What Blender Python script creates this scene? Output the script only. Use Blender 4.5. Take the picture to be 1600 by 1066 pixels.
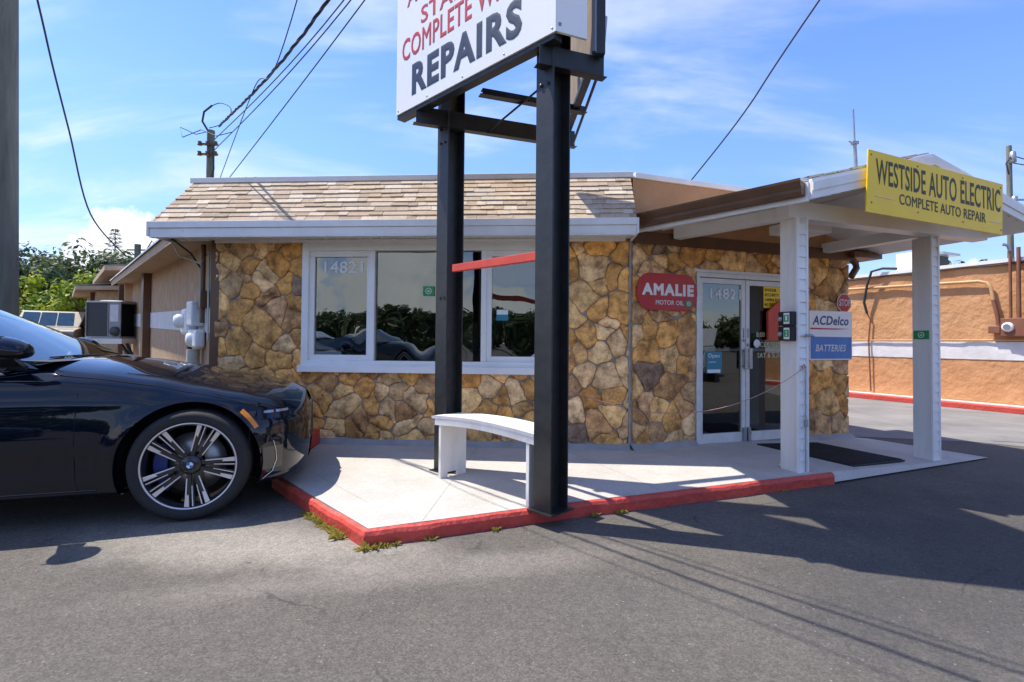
import bpy, bmesh, math, random
from math import sin, cos, radians, pi, sqrt, atan2, exp
from mathutils import Vector, Matrix, noise as mnoise
random.seed(7)
for o in list(bpy.data.objects): bpy.data.objects.remove(o)
S = bpy.context.scene
COL = S.collection
# ------------------------------------------------------------------ camera
cam = bpy.data.cameras.new("camera"); cam.lens = 18; cam.sensor_width = 36; cam.clip_end = 3000
cam.shift_y = -15.5/1600
co = bpy.data.objects.new("camera", cam); COL.objects.link(co); S.camera = co
p_, r_ = radians(1.2), radians(0.5)
fw_ = Vector((0, cos(p_), sin(p_))); up_ = Vector((0, -sin(p_), cos(p_))); rt_ = Vector((1, 0, 0))
R2 = rt_*cos(r_) + up_*sin(r_); U2 = up_*cos(r_) - rt_*sin(r_)
co.matrix_world = Matrix((( R2.x, U2.x, -fw_.x, 0), (R2.y, U2.y, -fw_.y, 0), (R2.z, U2.z, -fw_.z, 1.22), (0, 0, 0, 1)))
# ------------------------------------------------------------------ sun, sky, exposure
SUNV = Vector((-0.50, 0.145, 1.0)).normalized()
elev = math.asin(SUNV.z); az = atan2(SUNV.x, SUNV.y)
sl = bpy.data.lights.new("sun", 'SUN'); sl.energy = 3.2; sl.angle = radians(0.5); sl.color = (1, 0.955, 0.87)
so = bpy.data.objects.new("sun", sl); COL.objects.link(so)
so.rotation_euler = SUNV.to_track_quat('Z', 'Y').to_euler(); so.location = (0, 0, 20)
S.view_settings.view_transform = 'Standard'; S.view_settings.look = 'None'
S.view_settings.exposure = 1.04; S.view_settings.gamma = 1
W = bpy.data.worlds.new("World"); S.world = W; W.use_nodes = True
nt = W.node_tree; nt.nodes.clear()
def nn(t, k, **kw):
    n = t.nodes.new(k)
    for a, b in kw.items(): setattr(n, a, b)
    return n
def mth(t, op, a, b=None, c=None, clamp=False):
    n = t.nodes.new('ShaderNodeMath'); n.operation = op; n.use_clamp = clamp
    for i, v in enumerate((a, b, c)):
        if v is None: continue
        if isinstance(v, (int, float)): n.inputs[i].default_value = v
        else: t.links.new(v, n.inputs[i])
    return n.outputs[0]
def sstep(t, v, lo, hi):
    n = t.nodes.new('ShaderNodeMapRange'); n.interpolation_type = 'SMOOTHSTEP'
    t.links.new(v, n.inputs['Value']); n.inputs['From Min'].default_value = lo; n.inputs['From Max'].default_value = hi
    return n.outputs['Result']
sky = nn(nt, 'ShaderNodeTexSky', sky_type='NISHITA', sun_disc=False)
sky.sun_elevation = elev; sky.sun_rotation = az; sky.air_density = 1.0; sky.dust_density = 0.1; sky.ozone_density = 3.0
hs = nn(nt, 'ShaderNodeHueSaturation'); hs.inputs['Saturation'].default_value = 1.24; hs.inputs['Value'].default_value = 1.0
wb = nn(nt, 'ShaderNodeMix', data_type='RGBA', blend_type='MULTIPLY'); wb.inputs['Factor'].default_value = 1; wb.inputs['B'].default_value = (1.10, .935, .985, 1)
nt.links.new(sky.outputs[0], wb.inputs['A']); nt.links.new(wb.outputs['Result'], hs.inputs['Color'])
tc = nn(nt, 'ShaderNodeTexCoord'); sx = nn(nt, 'ShaderNodeSeparateXYZ'); nt.links.new(tc.outputs['Generated'], sx.inputs[0])
X_, Y_, Z_ = sx.outputs
den = mth(nt, 'ADD', mth(nt, 'MAXIMUM', Z_, 0.0), 0.22)
cx = nn(nt, 'ShaderNodeCombineXYZ')
nt.links.new(mth(nt, 'DIVIDE', X_, den), cx.inputs[0]); nt.links.new(mth(nt, 'DIVIDE', Y_, den), cx.inputs[1])
mp = nn(nt, 'ShaderNodeMapping'); mp.inputs['Scale'].default_value = (0.55, 1.7, 1); mp.inputs['Rotation'].default_value = (0, 0, radians(14)); mp.inputs['Location'].default_value = (1.3, 0.4, 0)
nt.links.new(cx.outputs[0], mp.inputs['Vector'])
n1 = nn(nt, 'ShaderNodeTexNoise'); n1.inputs['Scale'].default_value = 1.5; n1.inputs['Detail'].default_value = 9; n1.inputs['Roughness'].default_value = .56; n1.inputs['Distortion'].default_value = .5
nt.links.new(mp.outputs[0], n1.inputs['Vector'])
cir = sstep(nt, n1.outputs['Fac'], 0.44, 0.72)
lm = nn(nt, 'ShaderNodeMapRange'); nt.links.new(X_, lm.inputs['Value']); lm.inputs['From Min'].default_value = .75; lm.inputs['From Max'].default_value = -.55; lm.inputs['To Min'].default_value = .38; lm.inputs['To Max'].default_value = 1.0
cir = mth(nt, 'MULTIPLY', cir, lm.outputs[0]); cir = mth(nt, 'MULTIPLY', cir, 0.66)
# cumulus near the horizon
LOC = (8.1, .7, 2.1)
n2 = nn(nt, 'ShaderNodeTexNoise'); n2.inputs['Scale'].default_value = 3.0; n2.inputs['Detail'].default_value = 10; n2.inputs['Roughness'].default_value = .55
m2 = nn(nt, 'ShaderNodeMapping'); m2.inputs['Scale'].default_value = (1, 1, 1.0); m2.inputs['Location'].default_value = LOC
nt.links.new(tc.outputs['Generated'], m2.inputs['Vector']); nt.links.new(m2.outputs[0], n2.inputs['Vector'])
top = mth(nt, 'SUBTRACT', mth(nt, 'MULTIPLY', n2.outputs['Fac'], 0.95), 0.365)
hump = mth(nt, 'SUBTRACT', top, Z_)
cum = sstep(nt, hump, 0.0, 0.03)
fac = mth(nt, 'MAXIMUM', cir, mth(nt, 'MULTIPLY', cum, 0.92))
mx = nn(nt, 'ShaderNodeMix', data_type='RGBA'); nt.links.new(fac, mx.inputs['Factor'])
hz = nn(nt, 'ShaderNodeMix', data_type='RGBA'); nt.links.new(sstep(nt, Z_, -0.02, 0.42), hz.inputs['Factor']); hz.inputs['A'].default_value = (.50, .60, .72, 1); hz.inputs['B'].default_value = (1, 1, 1, 1)
hm = nn(nt, 'ShaderNodeMix', data_type='RGBA', blend_type='MULTIPLY'); hm.inputs['Factor'].default_value = 1
nt.links.new(hs.outputs[0], hm.inputs['A']); nt.links.new(hz.outputs['Result'], hm.inputs['B']); nt.links.new(hm.outputs['Result'], mx.inputs['A'])
n3 = nn(nt, 'ShaderNodeTexNoise'); n3.inputs['Scale'].default_value = 12; n3.inputs['Detail'].default_value = 6; nt.links.new(m2.outputs[0], n3.inputs['Vector'])
cc = nn(nt, 'ShaderNodeValToRGB'); nt.links.new(n3.outputs['Fac'], cc.inputs[0])
cc.color_ramp.elements[0].position = .3; cc.color_ramp.elements[0].color = (3.5, 3.65, 4.0, 1); cc.color_ramp.elements[1].position = .65; cc.color_ramp.elements[1].color = (4.6, 4.6, 4.65, 1)
nt.links.new(cc.outputs[0], mx.inputs['B'])
bg = nn(nt, 'ShaderNodeBackground'); bg.inputs['Strength'].default_value = 0.145; nt.links.new(mx.outputs['Result'], bg.inputs['Color'])
wo = nn(nt, 'ShaderNodeOutputWorld'); nt.links.new(bg.outputs[0], wo.inputs[0])
S.cycles.max_bounces = 8; S.cycles.transparent_max_bounces = 16; S.cycles.caustics_reflective = False; S.cycles.caustics_refractive = False

# ------------------------------------------------------------------ materials
def mat(name, c1, c2=None, scale=6, rough=.7, metal=0, bump=0, bscale=60, attr=False, spec=.5, coat=0, stretch=(1,1,1), contrast=(.35,.65), coords='Object', speck=None, speckscale=200, c3=None, emit=None):
    m = bpy.data.materials.new(name); m.use_nodes = True; t = m.node_tree; b = t.nodes['Principled BSDF']
    b.inputs['Roughness'].default_value = rough; b.inputs['Metallic'].default_value = metal
    b.inputs['Specular IOR Level'].default_value = spec; b.inputs['Coat Weight'].default_value = coat; b.inputs['Coat Roughness'].default_value = .03
    tcn = nn(t, 'ShaderNodeTexCoord'); mpn = nn(t, 'ShaderNodeMapping'); mpn.inputs['Scale'].default_value = stretch
    t.links.new(tcn.outputs[coords], mpn.inputs['Vector'])
    if c2 is None: c2 = tuple(v*.82 for v in c1)
    n = nn(t, 'ShaderNodeTexNoise'); n.inputs['Scale'].default_value = scale; n.inputs['Detail'].default_value = 8; n.inputs['Roughness'].default_value = .6
    t.links.new(mpn.outputs[0], n.inputs['Vector'])
    cr = nn(t, 'ShaderNodeValToRGB'); t.links.new(n.outputs['Fac'], cr.inputs[0])
    e = cr.color_ramp.elements; e[0].position, e[1].position = contrast; e[0].color = (*c2, 1); e[1].color = (*c1, 1)
    if c3: 
        e3 = cr.color_ramp.elements.new((contrast[0]+contrast[1])/2); e3.color = (*c3, 1)
    col = cr.outputs[0]
    if attr:
        a = nn(t, 'ShaderNodeAttribute'); a.attribute_name = 'Col'
        mm = nn(t, 'ShaderNodeMix', data_type='RGBA', blend_type='MULTIPLY'); mm.inputs['Factor'].default_value = 1
        t.links.new(col, mm.inputs['A']); t.links.new(a.outputs['Color'], mm.inputs['B']); col = mm.outputs['Result']
    if speck:
        n4 = nn(t, 'ShaderNodeTexNoise'); n4.inputs['Scale'].default_value = speckscale; n4.inputs['Detail'].default_value = 7; n4.inputs['Roughness'].default_value = .75
        t.links.new(tcn.outputs[coords], n4.inputs['Vector'])
        mr = nn(t, 'ShaderNodeMapRange'); t.links.new(n4.outputs['Fac'], mr.inputs['Value']); mr.inputs['From Min'].default_value = .3; mr.inputs['From Max'].default_value = .7
        mr.inputs['To Min'].default_value = 1-speck; mr.inputs['To Max'].default_value = 1+speck
        mm = nn(t, 'ShaderNodeMix', data_type='RGBA', blend_type='MULTIPLY'); mm.inputs['Factor'].default_value = 1
        t.links.new(col, mm.inputs['A']); t.links.new(mr.outputs[0], mm.inputs['B']); col = mm.outputs['Result']
    t.links.new(col, b.inputs['Base Color'])
    if bump:
        nb = nn(t, 'ShaderNodeTexNoise'); nb.inputs['Scale'].default_value = bscale; nb.inputs['Detail'].default_value = 6
        t.links.new(mpn.outputs[0], nb.inputs['Vector'])
        bp = nn(t, 'ShaderNodeBump'); bp.inputs['Strength'].default_value = min(1, bump); bp.inputs['Distance'].default_value = .02*max(1, bump)
        t.links.new(nb.outputs['Fac'], bp.inputs['Height']); t.links.new(bp.outputs[0], b.inputs['Normal'])
    if emit: b.inputs['Emission Color'].default_value = (*c1, 1); b.inputs['Emission Strength'].default_value = emit
    return m
def glass(name, tint, refl, rough=0.0, wav=0.0, wscale=1.2):
    m = bpy.data.materials.new(name); m.use_nodes = True; t = m.node_tree; t.nodes.clear()
    o = nn(t, 'ShaderNodeOutputMaterial'); tr = nn(t, 'ShaderNodeBsdfTransparent'); tr.inputs[0].default_value = (*tint, 1)
    g = nn(t, 'ShaderNodeBsdfGlossy'); g.inputs['Roughness'].default_value = rough; g.inputs['Color'].default_value = (.95, 1, .97, 1)
    fr = nn(t, 'ShaderNodeFresnel'); fr.inputs['IOR'].default_value = 1.5
    f = mth(t, 'ADD', fr.outputs[0], refl, clamp=True)
    if wav:
        tcn = nn(t, 'ShaderNodeTexCoord'); nb = nn(t, 'ShaderNodeTexNoise'); nb.inputs['Scale'].default_value = wscale; nb.inputs['Detail'].default_value = 1.2
        t.links.new(tcn.outputs['Object'], nb.inputs['Vector']); bp = nn(t, 'ShaderNodeBump'); bp.inputs['Strength'].default_value = 1; bp.inputs['Distance'].default_value = wav
        t.links.new(nb.outputs['Fac'], bp.inputs['Height']); t.links.new(bp.outputs[0], g.inputs['Normal'])
    mxs = nn(t, 'ShaderNodeMixShader'); t.links.new(f, mxs.inputs[0]); t.links.new(tr.outputs[0], mxs.inputs[1]); t.links.new(g.outputs[0], mxs.inputs[2]); t.links.new(mxs.outputs[0], o.inputs[0])
    return m
M = {}
# asphalt: dark grey with worn, chalky patches and hairline cracks
def asphalt():
    m = mat('asphalt', (.128,.112,.092), (.100,.088,.073), scale=.9, rough=.86, bump=.22, bscale=330, speck=.40, speckscale=110, contrast=(.3,.7), spec=.35)
    t = m.node_tree; b = t.nodes['Principled BSDF']; col = b.inputs['Base Color'].links[0].from_socket
    g = nn(t, 'ShaderNodeNewGeometry'); s = nn(t, 'ShaderNodeSeparateXYZ'); t.links.new(g.outputs['Position'], s.inputs[0])
    def blob(cx_, cy_, rx, ry, rot):
        mp = nn(t, 'ShaderNodeMapping'); mp.vector_type = 'TEXTURE'; mp.inputs['Location'].default_value = (cx_, cy_, 0); mp.inputs['Scale'].default_value = (rx, ry, 1); mp.inputs['Rotation'].default_value = (0, 0, rot)
        t.links.new(g.outputs['Position'], mp.inputs['Vector']); ln = nn(t, 'ShaderNodeVectorMath', operation='LENGTH')
        sp = nn(t, 'ShaderNodeSeparateXYZ'); cb = nn(t, 'ShaderNodeCombineXYZ'); t.links.new(mp.outputs[0], sp.inputs[0]); t.links.new(sp.outputs[0], cb.inputs[0]); t.links.new(sp.outputs[1], cb.inputs[1])
        t.links.new(cb.outputs[0], ln.inputs[0]); return ln.outputs['Value']
    nz = nn(t, 'ShaderNodeTexNoise'); nz.inputs['Scale'].default_value = 1.5; nz.inputs['Detail'].default_value = 8; nz.inputs['Roughness'].default_value = .65; t.links.new(g.outputs['Position'], nz.inputs['Vector'])
    def layer(d, lo, hi, colr, amt, col):
        v = mth(t, 'ADD', d, mth(t, 'MULTIPLY', mth(t, 'SUBTRACT', nz.outputs['Fac'], .5), 2.0))
        f = mth(t, 'MULTIPLY', sstep(t, v, hi, lo), amt)
        n5 = nn(t, 'ShaderNodeTexNoise'); n5.inputs['Scale'].default_value = 160; n5.inputs['Detail'].default_value = 5; t.links.new(g.outputs['Position'], n5.inputs['Vector'])
        f = mth(t, 'MULTIPLY', f, sstep(t, n5.outputs['Fac'], .1, .62))
        mm = nn(t, 'ShaderNodeMix', data_type='RGBA'); t.links.new(f, mm.inputs['Factor']); t.links.new(col, mm.inputs['A']); mm.inputs['B'].default_value = (*colr, 1); return mm.outputs['Result']
    col = layer(blob(-1.65, 3.12, 1.35, .42, radians(-10)), .2, 1.2, (.36,.32,.26), .8, col)
    col = layer(blob(-.5, 2.72, 1.5, .20, radians(14)), .3, 1.2, (.24,.21,.175), .6, col)
    col = layer(blob(-2.6, 4.2, 2.4, 1.3, 0), .2, 1.2, (.12,.115,.11), .6, col)
    col = layer(blob(1.6, 2.0, 2.2, .5, radians(-20)), .2, 1.1, (.12,.11,.10), .35, col)
    # darker zone of asphalt colour under and right of the canopy
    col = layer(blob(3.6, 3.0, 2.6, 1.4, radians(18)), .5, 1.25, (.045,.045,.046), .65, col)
    # visible aggregate: pale and dark grains
    for sc_, lo_, hi_ in ((125, .76, 1.24), (42, .90, 1.10)):
        vg = nn(t, 'ShaderNodeTexVoronoi'); vg.inputs['Scale'].default_value = sc_; t.links.new(g.outputs['Position'], vg.inputs['Vector'])
        sg = nn(t, 'ShaderNodeSeparateColor'); t.links.new(vg.outputs['Color'], sg.inputs[0])
        mr_ = nn(t, 'ShaderNodeMapRange'); t.links.new(sg.outputs[0], mr_.inputs['Value']); mr_.inputs['To Min'].default_value = lo_; mr_.inputs['To Max'].default_value = hi_
        mg = nn(t, 'ShaderNodeMix', data_type='RGBA', blend_type='MULTIPLY'); mg.inputs['Factor'].default_value = 1; t.links.new(col, mg.inputs['A']); t.links.new(mr_.outputs[0], mg.inputs['B']); col = mg.outputs['Result']
    vs_ = nn(t, 'ShaderNodeTexVoronoi'); vs_.inputs['Scale'].default_value = 16; t.links.new(g.outputs['Position'], vs_.inputs['Vector'])
    ms_ = nn(t, 'ShaderNodeMix', data_type='RGBA'); t.links.new(mth(t, 'MULTIPLY', sstep(t, vs_.outputs['Distance'], .09, .06), .8), ms_.inputs['Factor']); t.links.new(col, ms_.inputs['A']); ms_.inputs['B'].default_value = (.26,.23,.19,1); col = ms_.outputs['Result']
    # cracks
    vo = nn(t, 'ShaderNodeTexVoronoi', feature='DISTANCE_TO_EDGE'); vo.inputs['Scale'].default_value = .55
    wv = nn(t, 'ShaderNodeVectorMath', operation='ADD'); nq = nn(t, 'ShaderNodeTexNoise'); nq.inputs['Scale'].default_value = 2.3; nq.inputs['Detail'].default_value = 6
    t.links.new(g.outputs['Position'], nq.inputs['Vector']); sc = nn(t, 'ShaderNodeVectorMath', operation='SCALE'); sc.inputs['Scale'].default_value = .32; t.links.new(nq.outputs['Color'], sc.inputs[0])
    t.links.new(g.outputs['Position'], wv.inputs[0]); t.links.new(sc.outputs[0], wv.inputs[1]); t.links.new(wv.outputs[0], vo.inputs['Vector'])
    crk = sstep(t, vo.outputs['Distance'], .006, .002); crk = mth(t, 'MULTIPLY', crk, mth(t, 'MULTIPLY', sstep(t, nz.outputs['Fac'], .50, .60), .45))
    mm = nn(t, 'ShaderNodeMix', data_type='RGBA'); t.links.new(crk, mm.inputs['Factor']); t.links.new(col, mm.inputs['A']); mm.inputs['B'].default_value = (.022,.02,.018, 1)
    t.links.new(mm.outputs['Result'], b.inputs['Base Color'])
    return m
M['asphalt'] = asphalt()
M['concrete'] = mat('painted_concrete', (.52,.48,.425), (.42,.385,.34), scale=2.2, rough=.75, bump=.15, bscale=90, speck=.16, speckscale=45, contrast=(.25,.55))
M['apron'] = mat('worn_concrete', (.27,.25,.225), (.17,.16,.15), scale=1.1, rough=.85, bump=.2, bscale=120, speck=.2)
M['smooth_apron'] = mat('grey_concrete', (.42,.41,.39), (.33,.325,.315), scale=2, rough=.8, bump=.15, bscale=120, speck=.12)
M['red_paint'] = mat('red_kerb_paint', (.60,.075,.05), (.46,.05,.035), scale=7, rough=.55, bump=.5, bscale=28, contrast=(.3,.6), speck=.12, speckscale=60)
M['stone'] = mat('field_stone', (2.1,1.85,1.62), (.62,.45,.34), scale=8, rough=.75, bump=1.6, bscale=11, attr=True, contrast=(.33,.66), c3=(1.38,1.18,1.02), speck=.30, speckscale=38)
M['mortar'] = mat('mortar', (.42,.37,.30), (.28,.24,.19), scale=12, rough=.9, bump=.5, bscale=60)
M['shingle'] = mat('asphalt_shingle', (1.05,1.02,1.0), (.85,.84,.82), scale=20, rough=.9, bump=.4, bscale=250, attr=True, speck=.16, speckscale=240)
M['white'] = mat('white_painted_metal', (.84,.82,.78), (.75,.73,.69), scale=4, rough=.45, bump=.03, bscale=20)
M['white_wood'] = mat('chalky_white_wood', (.78,.745,.68), (.60,.565,.50), scale=5, rough=.7, bump=.3, bscale=40, stretch=(1,1,.12), contrast=(.25,.55))
M['vinyl'] = mat('white_vinyl', (.86,.85,.82), (.78,.77,.74), scale=3, rough=.4)
M['tan'] = mat('tan_stucco', (.50,.27,.13), (.43,.23,.11), scale=5, rough=.85, bump=.3, bscale=60)
M['brown'] = mat('brown_painted_metal', (.135,.062,.026), (.10,.045,.02), scale=5, rough=.42, bump=.04, bscale=20)
M['side_stucco'] = mat('combed_stucco', (.54,.36,.215), (.36,.23,.135), scale=14, rough=.9, bump=1.0, bscale=42, stretch=(1,1,.35), contrast=(.3,.62))
M['soffit'] = mat('tan_soffit_board', (.52,.37,.24), (.43,.30,.19), scale=4, rough=.8)
M['orange'] = mat('orange_stucco', (.60,.31,.14), (.52,.255,.105), scale=2.4, rough=.9, bump=1.3, bscale=9, contrast=(.3,.65), speck=.06, speckscale=40)
M['stripe'] = mat('white_wall_paint', (.72,.70,.68), (.62,.60,.57), scale=5, rough=.8, bump=.25, bscale=18)
M['steel'] = mat('black_painted_steel', (.026,.027,.026), (.014,.015,.015), scale=11, rough=.42, metal=0, bump=.08, bscale=30, spec=.5)
M['red_bar'] = mat('coral_red_paint', (.70,.085,.045), (.60,.06,.035), scale=6, rough=.45)
M['alum'] = mat('white_aluminium', (.72,.72,.70), (.62,.62,.60), scale=8, rough=.4, metal=.15)
M['dark'] = mat('dark_interior', (.05,.045,.04), (.03,.028,.025), scale=2, rough=.8)
M['intwall'] = mat('interior_paint', (.28,.26,.21), (.22,.20,.16), scale=2, rough=.8)
M['rubber'] = mat('black_rubber', (.022,.022,.023), (.014,.014,.015), scale=20, rough=.75, bump=.1, bscale=80)
M['winglass'] = glass('window_glass', (.50,.58,.54), .12, wav=.012, wscale=1.6)
M['doorglass'] = glass('door_glass', (.50,.50,.49), .08, wav=.003, wscale=1.1)
M['sign_white'] = mat('white_sign_sheet', (.93,.92,.88), (.91,.90,.87), scale=1.5, rough=.35)
M['navy'] = mat('navy_lettering', (.012,.03,.075), (.010,.026,.065), scale=4, rough=.5)
M['sign_red'] = mat('red_lettering', (.64,.02,.03), (.48,.028,.04), scale=4, rough=.5)
M['yellow'] = mat('yellow_sign_enamel', (.98,.65,.005), (.95,.60,.005), scale=2, rough=.4)
M['yellow_ink'] = mat('dark_olive_lettering', (.045,.045,.012), (.04,.04,.012), scale=4, rough=.5)
M['black'] = mat('matt_black', (.012,.012,.013), (.010,.010,.010), scale=4, rough=.6)
M['enamel_red'] = mat('red_enamel', (.52,.022,.022), (.44,.02,.02), scale=3, rough=.35)
M['ink_white'] = mat('white_ink', (.82,.82,.80), (.76,.76,.74), scale=5, rough=.5)
M['blue'] = mat('blue_sign_print', (.02,.14,.46), (.03,.22,.58), scale=3, rough=.35, stretch=(1,1,.5))
M['blue_ink'] = mat('deep_blue_ink', (.012,.06,.23), rough=.4)
M['green_st'] = mat('green_sticker', (.015,.30,.07), (.012,.26,.06), rough=.4)
M['teal'] = mat('teal_print', (.02,.22,.32), (.018,.19,.28), rough=.4)
M['galv'] = mat('galvanised_steel', (.40,.41,.42), (.30,.31,.32), scale=20, rough=.4, metal=.6)
M['wood_pole'] = mat('weathered_pole', (.20,.20,.155), (.10,.105,.08), scale=7, rough=.9, bump=.7, bscale=30, stretch=(1,1,.12), contrast=(.3,.62))
M['cable'] = mat('black_cable', (.03,.032,.036), rough=.6)
M['bark'] = mat('bark', (.16,.12,.08), (.08,.06,.045), scale=8, rough=.95, bump=1, bscale=20, stretch=(1,1,.2))
M['cream_pipe'] = mat('cream_painted_pipe', (.60,.36,.16), (.5,.29,.12), rough=.5)
M['rust_pipe'] = mat('rust_painted_pipe', (.26,.10,.05), (.2,.075,.04), rough=.55)
M['ac_grey'] = mat('condenser_grey', (.33,.33,.32), rough=.5)
M['ac_dark'] = mat('condenser_coil', (.055,.058,.058), (.03,.032,.032), scale=50, rough=.5, stretch=(.1,.1,3))
M['meter_white'] = mat('meter_box_enamel', (.80,.80,.78), (.74,.74,.71), rough=.35)
M['pink_rope'] = mat('faded_red_rope', (.52,.26,.24), rough=.8)
def leafmat(name, c1, c2):
    m = bpy.data.materials.new(name); m.use_nodes = True; t = m.node_tree; b = t.nodes['Principled BSDF']; b.inputs['Roughness'].default_value = .55
    a = nn(t, 'ShaderNodeAttribute'); a.attribute_name = 'Col'; mm = nn(t, 'ShaderNodeMix', data_type='RGBA'); s = nn(t, 'ShaderNodeSeparateColor'); t.links.new(a.outputs['Color'], s.inputs[0])
    t.links.new(s.outputs[0], mm.inputs['Factor']); mm.inputs['A'].default_value = (*c1, 1); mm.inputs['B'].default_value = (*c2, 1)
    t.links.new(mm.outputs['Result'], b.inputs['Base Color']); tl = nn(t, 'ShaderNodeBsdfTranslucent'); t.links.new(mm.outputs['Result'], tl.inputs[0])
    ms = nn(t, 'ShaderNodeMixShader'); ms.inputs[0].default_value = .38; o = t.nodes['Material Output']; t.links.new(b.outputs[0], ms.inputs[1]); t.links.new(tl.outputs[0], ms.inputs[2]); t.links.new(ms.outputs[0], o.inputs[0])
    return m
M['leaf_dark'] = leafmat('dark_leaves', (.035,.065,.016), (.085,.12,.035))
M['leaf_mid'] = leafmat('oak_leaves', (.06,.095,.03), (.13,.16,.055))
M['leaf_lime'] = leafmat('lime_leaves', (.13,.24,.02), (.50,.52,.04))
M['weed'] = leafmat('weed_leaves', (.22,.20,.03), (.52,.42,.10))

# ------------------------------------------------------------------ mesh helpers
def wloc(o):
    v = Vector((0, 0, 0))
    while o is not None: v += Vector(o.location); o = o.parent
    return v
def tag(o, label=None, cat=None, group=None, kind=None):
    if label: o['label'] = label
    if cat: o['category'] = cat
    if group: o['group'] = group
    if kind: o['kind'] = kind
    return o
def thing(name, loc, label, cat, group=None):
    o = bpy.data.objects.new(name, None); COL.objects.link(o); o.location = loc; o.empty_display_size = .1
    return tag(o, label, cat, group)
class MB:
    def __init__(s): s.v = []; s.f = []; s.c = []; s.sm = []
    def add(s, vs, fs, col=None, smooth=False):
        b = len(s.v); s.v += [Vector(v) for v in vs]
        for f in fs: s.f.append([i+b for i in f]); s.c.append(col); s.sm.append(smooth)
        return s
    def obox(s, o, a, b, c, col=None):   # corner + 3 edge vectors
        o, a, b, c = Vector(o), Vector(a), Vector(b), Vector(c)
        vs = [o, o+a, o+a+b, o+b, o+c, o+a+c, o+a+b+c, o+b+c]
        fs = [(0,3,2,1),(4,5,6,7),(0,1,5,4),(1,2,6,5),(2,3,7,6),(3,0,4,7)]
        if a.cross(b).dot(c) < 0: fs = [tuple(reversed(f)) for f in fs]
        return s.add(vs, fs, col)
    def box(s, x0, x1, y0, y1, z0, z1, col=None): return s.obox((x0,y0,z0), (x1-x0,0,0), (0,y1-y0,0), (0,0,z1-z0), col)
    def fbox(s, F, a0, a1, z0, z1, o0, o1, col=None):   # in a wall frame: along, height, outward
        P = F(a0, z0, o0); return s.obox(P, F(a1,z0,o0)-P, F(a0,z0,o1)-P, F(a0,z1,o0)-P, col)
    def prism(s, pts, vec, col=None):
        pts = [Vector(p) for p in pts]; vec = Vector(vec); n = len(pts)
        nrm = Vector((0,0,0))
        for i in range(n): nrm += pts[i].cross(pts[(i+1)%n])
        if nrm.dot(vec) < 0: pts.reverse()
        vs = pts + [p+vec for p in pts]
        fs = [tuple(reversed(range(n))), tuple(range(n, 2*n))] + [(i, (i+1)%n, n+(i+1)%n, n+i) for i in range(n)]
        return s.add(vs, fs, col)
    def beam(s, p, q, w, h, up=(0,0,1), col=None):
        p, q = Vector(p), Vector(q); d = (q-p).normalized(); side = d.cross(Vector(up)).normalized(); u = side.cross(d)
        return s.obox(p-side*w/2-u*h/2, side*w, u*h, q-p, col)
    def tube(s, pts, r, n=8, caps=True, col=None, r2=None):
        pts = [Vector(p) for p in pts]; N = len(pts); rings = []; prev = None
        for i, p in enumerate(pts):
            d = (pts[min(i+1, N-1)] - pts[max(i-1, 0)]).normalized()
            a = prev if prev is not None else Vector((0,0,1)) if abs(d.z) < .95 else Vector((1,0,0))
            a = (a - d*a.dot(d)).normalized(); prev = a; b = d.cross(a)
            rr = r if r2 is None else r + (r2-r)*i/(N-1)
            if callable(r): rr = r(i/(N-1))
            rings.append([p + a*rr*cos(2*pi*k/n) + b*rr*sin(2*pi*k/n) for k in range(n)])
        vs = [v for R in rings for v in R]; fs = []
        for i in range(N-1):
            for k in range(n): fs.append((i*n+k, i*n+(k+1)%n, (i+1)*n+(k+1)%n, (i+1)*n+k))
        s.add(vs, fs, col, True)
        if caps: s.add(rings[0], [tuple(reversed(range(n)))], col); s.add(rings[-1], [tuple(range(n))], col)
        return s
    def lathe(s, prof, axis, org, n=32, col=None, closed=False):   # prof: (r, h) along axis
        axis = Vector(axis).normalized(); a = axis.orthogonal().normalized(); b = axis.cross(a); org = Vector(org)
        vs = [org + axis*h + (a*cos(2*pi*k/n)+b*sin(2*pi*k/n))*r for r, h in prof for k in range(n)]; fs = []
        L = len(prof)
        for i in range(L if closed else L-1):
            j = (i+1) % L
            for k in range(n): fs.append((i*n+k, i*n+(k+1)%n, j*n+(k+1)%n, j*n+k))
        return s.add(vs, fs, col, True)
    def grid(s, fn, nu, nv, col=None, flip=False, smooth=True):
        vs = [fn(i/nu, j/nv) for i in range(nu+1) for j in range(nv+1)]; fs = []
        for i in range(nu):
            for j in range(nv):
                q = (i*(nv+1)+j, (i+1)*(nv+1)+j, (i+1)*(nv+1)+j+1, i*(nv+1)+j+1)
                fs.append(tuple(reversed(q)) if flip else q)
        return s.add(vs, fs, col, smooth)
    def build(s, name, m, parent=None, org=None, bevel=0, kind=None, weld=False):
        if org is None: org = wloc(parent) if parent is not None else Vector((0,0,0))
        else: org = Vector(org)
        me = bpy.data.meshes.new(name); me.from_pydata([v-org for v in s.v], [], s.f)
        me.materials.append(m if not isinstance(m, str) else M[m])
        if any(c is not None for c in s.c):
            at = me.color_attributes.new('Col', 'FLOAT_COLOR', 'CORNER'); i = 0; buf = []
            for p, c in zip(me.polygons, s.c):
                c = c or (1,1,1)
                buf += [c[0], c[1], c[2], 1.0]*p.loop_total
            at.data.foreach_set('color', buf)
        me.polygons.foreach_set('use_smooth', s.sm)
        me.update()
        if weld:
            bm = bmesh.new(); bm.from_mesh(me); bmesh.ops.remove_doubles(bm, verts=bm.verts, dist=1e-4); bm.to_mesh(me); bm.free()
        ob = bpy.data.objects.new(name, me); COL.objects.link(ob)
        if parent is not None: ob.parent = parent
        else: ob.location = org
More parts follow.
